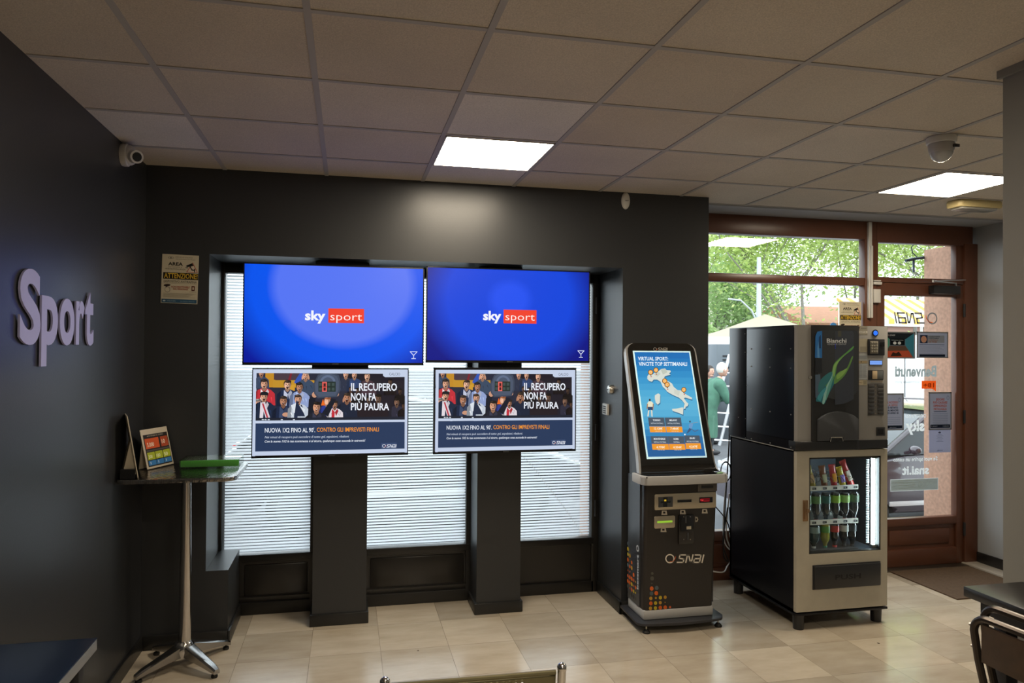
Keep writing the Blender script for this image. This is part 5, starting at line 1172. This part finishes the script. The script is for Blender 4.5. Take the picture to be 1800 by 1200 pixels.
# mirrored vinyl lettering, read from the street
def gm_(x, y): q = at(x, y, 'y', YG); return (q.x, q.z)
def vinyl(name, label, fn, cat='lettering'):
    a = Art(); fn(a); o = a.build(name, frame((0, YG, 0), (1,0,0), (0,0,1), .0005), GVINYL); tag(o, label, cat); return o
def v1(a):
    x0, z0 = gm_(1648, 567); x1, _ = gm_(1575, 565); s_ = (x0-x1)/5.05
    snai(a, x0, z0-.005, s_*1.0, '77726e', mirror=True)
vinyl('glass_logo', 'grey mirrored snai ring logo near the top of the door glass', v1)
def v2(a):
    x0, z0 = gm_(1573, 661); x1, _ = gm_(1646, 660); a.text('Benvenuti', x0, z0, .085, x1-x0, '9aa4a4', .04, mirror=True)
    x0, z0 = gm_(1573, 673); x1, _ = gm_(1616, 673); a.text('scommesse e giochi', x0, z0, .022, x1-x0, 'a8afb0', .02, mirror=True)
vinyl('glass_lettering', 'pale grey mirrored word Benvenuti on the middle of the door glass', v2)
def v3(a):
    x0, z0 = gm_(1620, 683); x1, z1 = gm_(1645, 669); a.rect(x0, z0, x1, z1, 'e8571c'); a.poly([(x1-.04, z0+.001), (x1, z0-.022), (x1, z0+.001)], 'e8571c')
    a.text('18+', x0+.018, z0+.012, .036, x1-x0-.036, 'a8481c', .02, mirror=True)
vinyl('age_sticker', 'orange 18+ speech bubble sticker on the door glass', v3, 'sticker')
def v4(a):
    x0, z0 = gm_(1592, 734); x1, _ = gm_(1627, 727); a.text('DIRETTA SU', x0, z0, .028, x1-x0, 'e0e4e6', .02, mirror=True)
    x0, z0 = gm_(1592, 757); x1, _ = gm_(1625, 757); a.text('sky', x0, z0, .085, x1-x0, 'e6eaec', .04, mirror=True)
vinyl('glass_lettering', 'white mirrored sky lettering in front of the parked car window', v4)
def v5(a):
    x0, z0 = gm_(1570, 811); x1, _ = gm_(1648, 811); a.text('Se vuoi aprire un conto', x0, z0, .032, x1-x0, 'd8dcde', .025, mirror=True)
    x0, z0 = gm_(1586, 834); x1, _ = gm_(1633, 834); a.text('snai.it', x0, z0, .070, x1-x0, 'dfe3e4', .035, mirror=True); c_ = gm_(1581, 823); a.ell(c_[0], c_[1], .012, .010, 'a8acae')
vinyl('glass_lettering', 'white mirrored snai.it web address low on the door glass', v5)
def v6(a):
    x0, x1, z0, z1 = dp(1565, 841, 1649, 862); a.rect(x0, z0, x1, z1, 'd0d4d4'); a.rect(x0+.004, z0+.004, x1-.004, z1-.004, 'b4bcba')
    for i in range(4): a.rect(x0+.06, z0+.022+i*.022, x0+.24, z0+.027+i*.022, 'c4cfc8')
    a.ring(x0+.30, (z0+z1)/2, .022, .006, 'c4cfc8', 6); a.text('ORARI', x0+.35, z0+.045, .022, .07, 'c4cfc8', .01, mirror=True)
vinyl('hours_sticker', 'grey green rectangular sticker low on the door glass', v6, 'sticker')

# ================================================================== OUTSIDE
GZ = -.30
o = MB().box(-30, 60, 6.6, 70, GZ-.1, GZ).build('asphalt', mat('asphalt', (.10,.105,.115), .8, noise=(3, .2), bump=(60, .5))); tag(o, kind='structure')
o = MB().box(-30, 30, 5.16, 6.6, -.45, -.04).build('pavement', mat('pale_pavement', (.30,.295,.285), .8, noise=(4, .15))); tag(o, kind='structure')
o = MB().box(-6, 12, 5.16, 5.40, 2.76, 3.4).build('wall_outer', mat('shutter_box_grey', (.028,.026,.026), .6)); tag(o, kind='structure')
PINK = mat('pink_roughcast', (.47,.27,.185), .9, noise=(38, .42), bump=(40, .8))
def post(x0, x1, y1, label):
    o = MB().box(x0, x1, 5.162, y1, -.04, 2.758, .01).build('portico_pillar', PINK); tag(o, label, 'pillar', 'pink roughcast pillars outside')
post(5.31, 6.6, 5.70, 'pink roughcast pillar outside the entrance door')
post(1.81, 2.44, 5.385, 'pink roughcast pillar outside between the display window and the entrance')
post(-2.2, -.90, 5.385, 'pink roughcast pillar outside at the left end of the display window')
# street lantern arm fixed to the pillar
la = thing('wall_lantern', 'dark curved lantern arm fixed to the pink pillar outside above the door', 'lantern', (5.31, 5.7, 2.6))
MB().tube([c2(1628, 452, 5.7), c2(1606, 455, 5.7), c2(1592, 458, 5.7)], .014, 10).tube([c2(1606, 455, 5.7), c2(1606, 478, 5.7)], .010, 8).tube([c2(1612, 452, 5.7), c2(1604, 444, 5.7), c2(1602, 434, 5.7), c2(1608, 428, 5.7)], .005, 8).build('arm', mat('dark_blue_metal', (.04,.06,.09), .4, .6), la)

# ---- cars
def car(name, label, loc, rz, paint, group=None, trim=True):
    t = thing(name, label, 'car', (0,0,0), 0, group)
    # local: x forward, y left, z up from road
    Lr = [(-2.1,.30),(-2.15,.55),(-2.12,.85),(-1.95,.98),(-1.2,1.02),(.75,.95),(1.6,.86),(2.05,.70),(2.15,.50),(2.12,.30)]
    def arch(cx): return [(cx+.36*cos(a_), .33+.36*sin(a_)) for a_ in [pi*i/8 for i in range(9)]]
    low = [(2.12,.24)]+arch(1.30)+arch(-1.30)+[(-2.1,.24)]
    poly = [(-2.12,.26)]+Lr[1:9]+[(2.12,.26)]+[p for p in arch(1.30)]+[p for p in arch(-1.30)]
    MB().prism(poly, 'y', -.86, .86, bev=.06).build('body', paint, t)
    cab = MB(); rowsC = []
    base = [(-1.9,.99),(-1.25,1.43),(-.2,1.47),(.25,1.42),(1.05,.96)]
    A = [cab.b.verts.new((x, -.80 if z < 1.2 else -.62, z)) for x, z in base]; B = [cab.b.verts.new((x, .80 if z < 1.2 else .62, z)) for x, z in base]
    cab.b.faces.new(A); cab.b.faces.new(B[::-1])
    for i in range(5): cab.b.faces.new((A[i], B[i], B[(i+1)%5], A[(i+1)%5]))
    cab.build('cabin', CARGLASS if False else mat('car_dark_glass', (.035,.045,.05), .08, spec=.35), t)
    rf = MB()
    for s_ in (-1, 1):
        rf.tube([(1.07, s_*.81, .96), (.25, s_*.63, 1.43), (-.2, s_*.62, 1.475), (-1.25, s_*.62, 1.44), (-1.92, s_*.80, .99)], .030, 8); rf.tube([(-.25, s_*.80, 1.0), (-.22, s_*.62, 1.46)], .028, 8)
    rf.prism([(-1.28,1.44),(-.2,1.485),(.28,1.43),(.2,1.41),(-.2,1.455),(-1.25,1.41)], 'y', -.62, .62); rf.build('roof', paint, t)
    for cx in (1.30, -1.30):
        for s_ in (-1, 1):
            wv = MB().cyl((cx, s_*.66, .31), (cx, s_*.85, .31), .31, n=28).build('wheel', RUBBER, t); MB().cyl((cx, s_*.85, .31), (cx, s_*.862, .31), .20, .17, 14).build('rim', RIM, wv)
    for s_ in (-1, 1):
        mr_ = MB().sph((.78, s_*.98, 1.04), .065, 14, (.75, 1.2, .75)).tube([(.78, s_*.84, .99), (.78, s_*.95, 1.02)], .02).build('wing_mirror', paint, t)
        MB().box(-1.0, 1.0, s_*.862-.008, s_*.862+.008, .42, .47, .004).build('side_moulding', WHITEM, t)
        for hx_ in (.12, -.85): MB().box(hx_-.09, hx_+.09, s_*.875-.012, s_*.875+.012, .83, .86, .008).build('door_handle', paint, t)
        MB().box(1.95, 2.12, s_*.62-.18, s_*.62+.18, .60, .70, .02).build('headlamp', mat('headlamp', (.7,.72,.75), .1, coat=1), t); MB().box(-2.16, -2.05, s_*.66-.14, s_*.66+.14, .68, .86, .02).build('tail_lamp', mat('tail_lamp', (.4,.02,.02), .2, coat=1), t)
    MB().box(-2.165, -2.15, -.26, .26, .50, .61).build('number_plate', WHITEM, t)
    t.location = loc; t.rotation_euler = (0, 0, rz); return t
PURP = mat('dark_plum_car_paint', (.045,.028,.042), .22, coat=.8, spec=.5); DKB = mat('dark_car_paint', (.02,.022,.028), .22, coat=.8)
car('parked_car', 'dark plum car parked outside the entrance door', (6.75, 7.50, GZ), pi, PURP)
car('parked_car', 'dark car parked outside behind the striped display window', (.75, 9.0, GZ), 0, DKB)
# ---- white vans
def van(label, loc, rz, name='white_van'):
    t = thing(name, label, 'van', (0,0,0))
    MB().prism([(-2.6,.35),(-2.65,2.3),(-2.5,2.45),(1.2,2.45),(1.9,1.45),(2.5,1.2),(2.6,.9),(2.6,.35)], 'y', -.98, .98, bev=.06).build('body', WHITEM, t)
    gl = mat('car_dark_glass')
    for s_ in (-1, 1):
        MB().prism([(.45,1.45),(.5,2.1),(1.15,2.1),(1.6,1.45)], 'y', s_*.985-.006, s_*.985+.006).build('side_window', gl, t)
        MB().box(-1.2, -1.18, s_*.985-.005, s_*.985+.005, .5, 2.3).box(.30, .32, s_*.985-.005, s_*.985+.005, .5, 2.3).build('door_seam', DKGREY, t)
        for cx in (1.6, -1.6): wv = MB().cyl((cx, s_*.74, .34), (cx, s_*1.0, .34), .34, n=24).build('wheel', RUBBER, t); MB().cyl((cx, s_*1.0, .34), (cx, s_*1.01, .34), .2, n=12).build('rim', RIM, wv)
    MB().quad([(1.24, -.85, 2.38), (1.24, .85, 2.38), (1.90, .85, 1.50), (1.90, -.85, 1.50)]).build('windscreen', gl, t)
    for s_ in (-1, 1): MB().box(-2.67, -2.6, s_*.85-.08, s_*.85+.08, 1.0, 1.5, .02).build('tail_lamp', mat('tail_lamp'), t)
    t.location = loc; t.rotation_euler = (0, 0, rz)
van('white van parked behind the plum car outside the door', (12.2, 13.6, GZ), R(8))
van('white van standing behind the two people outside', (9.75, 18.9, GZ), R(92))
# dark grey cabinet with vents beside the van
cb_ = thing('street_cabinet', 'dark grey cabinet with vent slots behind the ladder outside', 'cabinet', (8.7, 15.2, GZ))
MB().box(8.36, 9.1, 15.0, 15.5, GZ, 1.95, .02).build('body', mat('cabinet_grey', (.10,.12,.14), .5), cb_)
for i in range(5): MB().box(8.5, 8.85, 14.985, 15.002, 1.30+i*.09, 1.335+i*.09).build('vent_slot', BLACKP, cb_)
# ---- market tents
CANV = mat('cream_canvas', (.34,.30,.23), .8, noise=(5, .06))
def tent(x, y, w_, label, ze=2.15, zp=3.05, stripes=False):
    t = thing('market_tent', label, 'market tent', (x, y, GZ), group='market tents on the square'); mb = MB(); n = 8; P = []
    top = mb.b.verts.new((x, y, zp)); ring = []
    cs_ = [(-1,-1),(1,-1),(1,1),(-1,1)]
    for i in range(4):
        a_, b_ = cs_[i], cs_[(i+1)%4]
        for j in range(n):
            t_ = j/n; sg_ = .10*sin(pi*t_); ring.append((x+w_*(a_[0]+(b_[0]-a_[0])*t_), y+w_*(a_[1]+(b_[1]-a_[1])*t_), ze+sg_))
    m1 = [mb.b.verts.new((x+(p[0]-x)*.5, y+(p[1]-y)*.5, (p[2]+zp)/2-.10)) for p in ring]; m2 = [mb.b.verts.new(p) for p in ring]; m3 = [mb.b.verts.new((p[0], p[1], p[2]-.22)) for p in ring]; K = len(ring)
    for i in range(K):
        j = (i+1) % K; mb.b.faces.new((top, m1[i], m1[j])); mb.b.faces.new((m1[i], m2[i], m2[j], m1[j])); mb.b.faces.new((m2[i], m3[i], m3[j], m2[j]))
    mb.build('canopy', stripes or CANV, t)
    for a_ in cs_: MB().tube([(x+a_[0]*w_*.97, y+a_[1]*w_*.97, GZ), (x+a_[0]*w_*.97, y+a_[1]*w_*.97, ze)], .03).build('pole', STEEL, t)
_q = at(1345, 552, 'y', 25.0); tent(_q.x, 25.0, 2.7, 'cream market tent with a pointed top behind the coffee machine', _q.z-1.15, _q.z)
_q = at(1244, 583, 'y', 22.5); tent(_q.x-.05, 19.0+2.4, .001+1.2, 'smaller cream market tent at the left edge of the entrance window', 1.62, 1.98)
def stripe_mat():
    M, nt, out = nodes_mat('yellow_striped_canvas'); b = N(nt, 'BsdfPrincipled', Roughness=.8); L = nt.links.new
    g = N(nt, 'NewGeometry'); s_ = N(nt, 'SeparateXYZ'); L(g.outputs['Position'], s_.inputs[0]); d = N(nt, 'Math', operation='DIVIDE'); d.inputs[1].default_value = .36; L(s_.outputs[0], d.inputs[0])
    f_ = N(nt, 'Math', operation='FRACT'); L(d.outputs[0], f_.inputs[0]); c_ = N(nt, 'Math', operation='GREATER_THAN'); c_.inputs[1].default_value = .55; L(f_.outputs[0], c_.inputs[0])
    mx = N(nt, 'Mix', data_type='RGBA'); mx.inputs['A'].default_value = (.50,.48,.44,1); mx.inputs['B'].default_value = (.52,.32,.06,1); L(c_.outputs[0], mx.inputs['Factor']); L(mx.outputs['Result'], b.inputs['Base Color']); L(b.outputs[0], out.inputs[0]); return M
aw = thing('striped_awning', 'white and yellow striped stall awning beyond the white van outside the door', 'awning', (13.3, 15.2, GZ))
zA, zB = at(1590, 527, 'y', 15.8).z, at(1590, 570, 'y', 14.8).z
MB().prism([(14.8, zB), (14.8, zB+.12), (15.9, zA+.02), (15.9, zA-.06)], 'x', 12.2, 14.75).build('canopy', stripe_mat(), aw)
MB().box(12.2, 14.8, 14.76, 14.82, zB-.05, zB+.0).build('rail', STEEL, aw)
for x_ in (12.25, 14.7): MB().tube([(x_, 15.85, GZ), (x_, 15.85, zA)], .03).tube([(x_, 14.85, GZ), (x_, 14.85, zB)], .03).build('pole', STEEL, aw)
# ---- ladder of five rails
ld = thing('aluminium_ladder', 'tall pale aluminium trestle ladder leaning beside the man in the green coat', 'ladder', (8.3, 14.2, GZ))
AL = mat('pale_aluminium', (.62,.64,.68), .35, .5)
lb = Vector((7.84, 14.5, GZ)); ldn = Vector((.30, .05, 1)).normalized(); lac = Vector((1, -.55, -.02)).normalized()
for i in range(5): MB().tube([lb+lac*(.27*i), lb+lac*(.27*i)+ldn*2.1], .035, 6).build('rail', AL, ld)
for j in range(7): MB().tube([lb+ldn*(.12+.31*j), lb+lac*1.08+ldn*(.12+.31*j)], .022, 6).build('rung', AL, ld)
# ---- lamp post
lp = thing('lamp_post', 'slim grey lamp post with a curved side arm in front of the trees', 'lamp post', (16.7, 28.6, GZ))
q0 = at(1334, 500, 'y', 28.6)
MB().tube([(q0.x, 28.6, GZ), (q0.x, 28.6, 6.0)], [.14, .09], 12).build('post', mat('post_grey', (.42,.46,.52), .5), lp)
MB().tube([(q0.x, 28.6, 2.9), (q0.x-.35, 28.6, 3.6), (q0.x-.9, 28.6, 4.05), (q0.x-1.5, 28.6, 4.1)], .04, 8).build('arm', mat('post_grey'), lp)

# ---- people
def person(label, loc, rz, coat, hair, bend, hgt=1.62, trousers='20242c', arms=None, name='person'):
    t = thing(name, label, 'person', (0,0,0))
    # skeleton, facing +x in local space
    b_ = bend; hip = Vector((0, 0, .86)); chest = hip+Vector((sin(b_)*.42, 0, cos(b_)*.42)); neck = hip+Vector((sin(b_)*.60, 0, cos(b_)*.60)); 
    J = {'hip': (hip, .15), 'waist': (hip+Vector((sin(b_)*.2, 0, cos(b_)*.2)), .14), 'chest': (chest, .165), 'neck': (neck, .06), 'skull': (neck+Vector((.03, 0, .05)), .055)}
    E_ = [('hip','waist'), ('waist','chest'), ('chest','neck'), ('neck','skull')]
    for s_, n_ in ((-1, 'r'), (1, 'l')):
        J['sh'+n_] = (chest+Vector((0, s_*.19, .06)), .07); el = chest+Vector((.14, s_*.24, -.22)); J['el'+n_] = (el, .05); J['wr'+n_] = (el+Vector((.22, -s_*.05, .02)), .033)
        J['kn'+n_] = (Vector((.05, s_*.11, .46)), .075); J['th'+n_] = (Vector((.0, s_*.10, .78)), .11); J['an'+n_] = (Vector((-.01, s_*.11, .09)), .048); J['to'+n_] = (Vector((.14, s_*.12, .045)), .042)
        E_ += [('chest','sh'+n_), ('sh'+n_,'el'+n_), ('el'+n_,'wr'+n_), ('hip','th'+n_), ('th'+n_,'kn'+n_), ('kn'+n_,'an'+n_), ('an'+n_,'to'+n_)]
        for f_ in range(5):
            w0 = J['wr'+n_][0]; base = w0+Vector((.06, s_*(f_-2)*.017, -.004)) if f_ < 4 else w0+Vector((.02, -s_*.035, .0)); tip = base+Vector((.065-.006*abs(f_-1), 0, -.035)) if f_ < 4 else base+Vector((.04, -s_*.02, -.01))
            J['f%s%d' % (n_, f_)] = (base, .011); J['g%s%d' % (n_, f_)] = (tip, .008); E_ += [('wr'+n_, 'f%s%d' % (n_, f_)), ('f%s%d' % (n_, f_), 'g%s%d' % (n_, f_))]
    names = list(J); me = bpy.data.meshes.new('body'); me.from_pydata([J[n_][0] for n_ in names], [(names.index(a_), names.index(c_)) for a_, c_ in E_], [])
    bo = finish('body', me, [mat('skin', (.52,.30,.22), .5)], t, world=False)
    bo.modifiers.new('skin', 'SKIN'); sub = bo.modifiers.new('sub', 'SUBSURF'); sub.levels = 1; sub.render_levels = 2
    for i, n_ in enumerate(names):
        v_ = me.skin_vertices[0].data[i]; v_.radius = (J[n_][1], J[n_][1]); v_.use_root = (n_ == 'hip')
    bo.modifiers['skin'].use_smooth_shade = True
    hc = neck+Vector((.06, 0, .17))
    # head with face
    hd = MB(); hd.sph(hc, .1, 20, (.98, .80, 1.2)); hd.sph(hc+Vector((.095, 0, -.01)), .018, 8, (1, .8, 1.4)); hd.sph(hc+Vector((.03, 0, -.085)), .055, 12, (1, .9, .7))
    for s_ in (-1, 1): hd.sph(hc+Vector((-.005, s_*.082, -.005)), .026, 8, (.8, .35, 1.2))
    hd = hd.build('head', mat('skin'), t, world=False)
    fe = MB()
    for s_ in (-1, 1): fe.sph(hc+Vector((.088, s_*.03, .018)), .010, 8)
    fe.box(hc.x+.075, hc.x+.094, -.022, .022, hc.z-.062, hc.z-.054, .003); fe.build('eyes_and_mouth', mat('dark_features', (.06,.03,.025), .4), hd, world=False)
    hr = MB(); hr.sph(hc+Vector((-.016, 0, .028)), .106, 18, (.98, .86, 1.12)); 
    for v_ in list(hr.b.verts):
        if v_.co.x > hc.x+.055 and v_.co.z < hc.z+.06: v_.co.x = hc.x+.03; v_.co.z += .0
        if v_.co.z < hc.z-.06: v_.co.z = hc.z-.06
    hr.build('hair', mat('hair_'+hair, hair, .6), t, world=False)
    # coat: rings around the torso down to the thigh, with sleeves
    cm_ = mat('coat_'+coat, coat, .9, noise=(9, .35)); cb = MB(); rows = []
    for (f_, rx, ry) in ((-.62, .19, .25), (-.40, .20, .25), (-.12, .19, .235), (.08, .175, .225), (.30, .175, .235), (.46, .155, .225), (.56, .105, .14), (.61, .07, .075)):
        c_ = hip+(Vector((sin(b_), 0, cos(b_)))*f_*1.0 if f_ > 0 else Vector((.0, 0, f_*.85)))
        ax = Vector((cos(b_), 0, -sin(b_))) if f_ > 0 else Vector((1, 0, 0))
        rows.append([cb.b.verts.new(c_+ax*rx*cos(2*pi*k_/20)*(1+.03*cos(5*2*pi*k_/20))+Vector((0, ry*sin(2*pi*k_/20), 0))) for k_ in range(20)])
    for A, B in zip(rows, rows[1:]):
        for k_ in range(20): cb.b.faces.new((A[k_], A[(k_+1)%20], B[(k_+1)%20], B[k_]))
    for n_ in 'rl': cb.tube([J['sh'+n_][0]-Vector((0, 0, .0)), J['sh'+n_][0].lerp(J['el'+n_][0], .5), J['el'+n_][0], J['wr'+n_][0].lerp(J['el'+n_][0], .08)], [.115, .095, .078, .06], 12).sph(J['sh'+n_][0], .112, 12)
    cb.build('coat', cm_, t, world=False)
    tr_ = MB()
    for n_ in 'rl': tr_.tube([J['th'+n_][0]+Vector((0,0,.04)), J['kn'+n_][0], J['an'+n_][0]+Vector((0,0,.02))], [.125, .09, .075], 12)
    tr_.build('trousers', mat('trousers', trousers, .8), t, world=False)
    for n_ in 'rl':
        q_ = J['to'+n_][0]; MB().sph((q_.x-.05, q_.y, .05), .1, 12, (1.35, .48, .5)).build('shoe', BLACKP, t, world=False)
    s_ = hgt/1.72; t.scale = (s_, s_, s_); t.location = loc; t.rotation_euler = (0, 0, rz); return t
pq = at(1262, 700, 'y', 13.2)
person('person in a long green coat with white hair, bending over outside by the ladder', (pq.x-.25, 13.2, GZ), R(-8), '466f5e', 'd0ccc4', .42, 1.86)
pq = at(1246, 700, 'y', 14.6)
person('dark-haired person in a dark jacket behind the green coat outside', (pq.x-.05, 14.6, GZ), R(-70), '3a4458', '2a2522', .05, 1.72)

# ---- buildings and planting at the far side of the square
def building(name, label, x0, x1, y0, y1, h_, wallm, roofm, wins, cols, rows_):
    t = thing(name, label, 'building', ((x0+x1)/2, y0, GZ)); MB().box(x0, x1, y0, y1, GZ, h_).build('walls', wallm, t, smooth=False)
    MB().prism([(y0-.5, h_-.05), (y0-.5, h_+.1), ((y0+y1)/2, h_+1.6), (y1+.5, h_+.1), (y1+.5, h_-.05)], 'x', x0-.5, x1+.5).build('roof', roofm, t, smooth=False)
    for i in range(cols):
        for j in range(rows_):
            cx = x0+(i+.5)*(x1-x0)/cols; z_ = 1.0+j*(h_-1.2)/max(1, rows_)
            w_ = MB().box(cx-.7, cx+.7, y0-.06, y0+.05, z_, z_+1.3).build('window', WHITEM, t); MB().box(cx-.6, cx-.04, y0-.08, y0-.05, z_+.1, z_+1.2).box(cx+.04, cx+.6, y0-.08, y0-.05, z_+.1, z_+1.2).build('pane', mat('car_dark_glass'), w_)
TERR = mat('terracotta_tiles', (.42,.20,.12), .8, noise=(3, .2)); PW = mat('pink_plaster', (.55,.34,.28), .85); CW = mat('cream_plaster', (.66,.62,.55), .85)
building('apartment_house', 'pale building with white windows far behind the trees at the left of the entrance window', 22, 31, 50, 58, 6.6, CW, TERR, 1, 5, 2)
building('apartment_house', 'low pink building with a tiled roof behind the bare-trunked tree', 33, 44, 46, 54, 3.8, PW, TERR, 1, 6, 1)
building('apartment_house', 'terracotta building far behind the door beyond the awning', 46, 60, 42, 50, 5.2, PW, TERR, 1, 8, 2)
# a row of hedges
def leafmesh(n, fn, s0, s1, seed):
    rg = random.Random(seed); V = []; Fc = []
    for i in range(n):
        c_ = fn(rg); s_ = rg.uniform(s0, s1); a_ = Vector((rg.gauss(0,1), rg.gauss(0,1), rg.gauss(0,.6))).normalized(); b2 = a_.cross(Vector((rg.gauss(0,1), rg.gauss(0,1), rg.gauss(0,1)))).normalized()
        k_ = len(V); V += [c_-a_*s_, c_+b2*s_*.45, c_+a_*s_, c_-b2*s_*.45]; Fc.append((k_, k_+1, k_+2, k_+3))
    me = bpy.data.meshes.new('foliage'); me.from_pydata(V, [], Fc); return me
def leaf_mat(name, c0, c1):
    M, nt, out = nodes_mat(name); L = nt.links.new; g = N(nt, 'NewGeometry'); n_ = N(nt, 'TexNoise', Scale=1.6, Detail=4.0); L(g.outputs['Position'], n_.inputs['Vector'])
    cr = N(nt, 'ValToRGB'); e_ = cr.color_ramp.elements; e_[0].position = .35; e_[0].color = (*lin(c0), 1); e_[1].position = .65; e_[1].color = (*lin(c1), 1); L(n_.outputs['Fac'], cr.inputs[0])
    d_ = N(nt, 'BsdfDiffuse'); t_ = N(nt, 'BsdfTranslucent'); L(cr.outputs[0], d_.inputs[0]); L(cr.outputs[0], t_.inputs[0]); mx = N(nt, 'MixShader'); mx.inputs[0].default_value = .45; L(d_.outputs[0], mx.inputs[1]); L(t_.outputs[0], mx.inputs[2]); L(mx.outputs[0], out.inputs[0]); return M
LEAF = leaf_mat('spring_leaves', 'a9c268', 'd8e4a2'); LEAF2 = leaf_mat('green_leaves', '8fb06e', 'c4d8a4'); BARK = mat('grey_bark', (.24,.22,.20), .9, noise=(12, .25))
def tree(x, y, hh, label, seed, leafm, spread=3.6, dens=7000, fork=2.0, size=(.05, .12)):
    t = thing('tree', label, 'tree', (x, y, GZ), group='trees on the square'); rg = random.Random(seed); tips = []; mb = MB()
    def grow(p, d, ln, r, lv):
        P = [p]; q = p; dd_ = d.copy(); n_ = 5
        for i in range(n_):
            w0 = .025 if lv == 0 else .10; dd_ = (dd_+Vector((rg.gauss(0,w0), rg.gauss(0,w0), rg.gauss(0,.04)+.03))).normalized(); q = q+dd_*ln/n_; P.append(q)
            if lv >= 1: tips.append((q.copy(), .30+.25*lv))
        mb.tube(P, [r*(1-.55*i/n_) for i in range(n_+1)], 7 if lv < 2 else 5)
        if lv < 3:
            for i in range((4, 5, 4)[lv]):
                st_ = P[rg.randint(2, n_)]; az = rg.uniform(0, 2*pi); el = rg.uniform(.25, .95)
                nd = Vector((cos(az)*cos(el), sin(az)*cos(el), sin(el))); nd = (nd+dd_*.35).normalized(); grow(st_, nd, ln*rg.uniform(.55, .8)*(1 if lv else spread/3.6), r*.48, lv+1)
    grow(Vector((x, y, GZ)), Vector((.01, 0, 1)), hh*.62, .13, 0)
    mb.build('trunk_and_branches', BARK, t)
    def fn(g_):
        c_, s_ = g_.choice(tips); return c_+Vector((g_.gauss(0, s_*1.3), g_.gauss(0, s_*1.3), g_.gauss(0, s_*.6)))
    finish('foliage', leafmesh(dens, fn, *size, seed+5), leafm, t, smooth=False)
q = at(1415, 500, 'y', 31); tree(q.x, 31, 9.0, 'pale green spring tree with a bare forked trunk in the middle of the entrance window', 11, LEAF, 6.0, 34000, size=(.07, .14))
q = at(1262, 500, 'y', 40); tree(q.x, 40, 8.0, 'darker green tree at the left edge of the entrance window', 5, LEAF2, 3.4, 9000, size=(.09, .19))
q = at(1600, 500, 'y', 30); tree(q.x, 30, 9.5, 'spring tree seen above the entrance door beside the pink pillar', 23, LEAF, 5.0, 28000, size=(.07, .15))
q = at(1500, 500, 'y', 41); tree(q.x, 41, 10.0, 'leafy tree further back between the window post and the forked trunk', 31, LEAF, 5.2, 18000, size=(.12, .22))
def bush(x, y, rx, ry, rz_, label, seed, n=5000):
    t = thing('bush', label, 'bush', (x, y, GZ), group='bushes along the far side of the square')
    def fn(g_):
        v = Vector((g_.gauss(0,1), g_.gauss(0,1), g_.gauss(0,1))).normalized()*g_.uniform(.75, 1)**.5; return Vector((x+v.x*rx, y+v.y*ry, GZ+.0+abs(v.z)*rz_))
    finish('foliage', leafmesh(n, fn, .08, .18, seed), LEAF2, t, smooth=False); MB().tube([(x, y, GZ), (x, y, GZ+rz_*.6)], .06).build('stem', BARK, t)
bush(17.0, 33, 3.0, 1.5, 3.6, 'rounded bush behind the cream tents, left of the lamp post', 61); bush(23.2, 33, 2.8, 1.5, 2.6, 'wide bush behind the pointed cream tent', 62); bush(29.5, 34, 3.0, 1.6, 3.0, 'bush to the right of the forked tree', 63); bush(37, 34, 3.4, 1.6, 4.2, 'bush beyond the striped awning', 64)
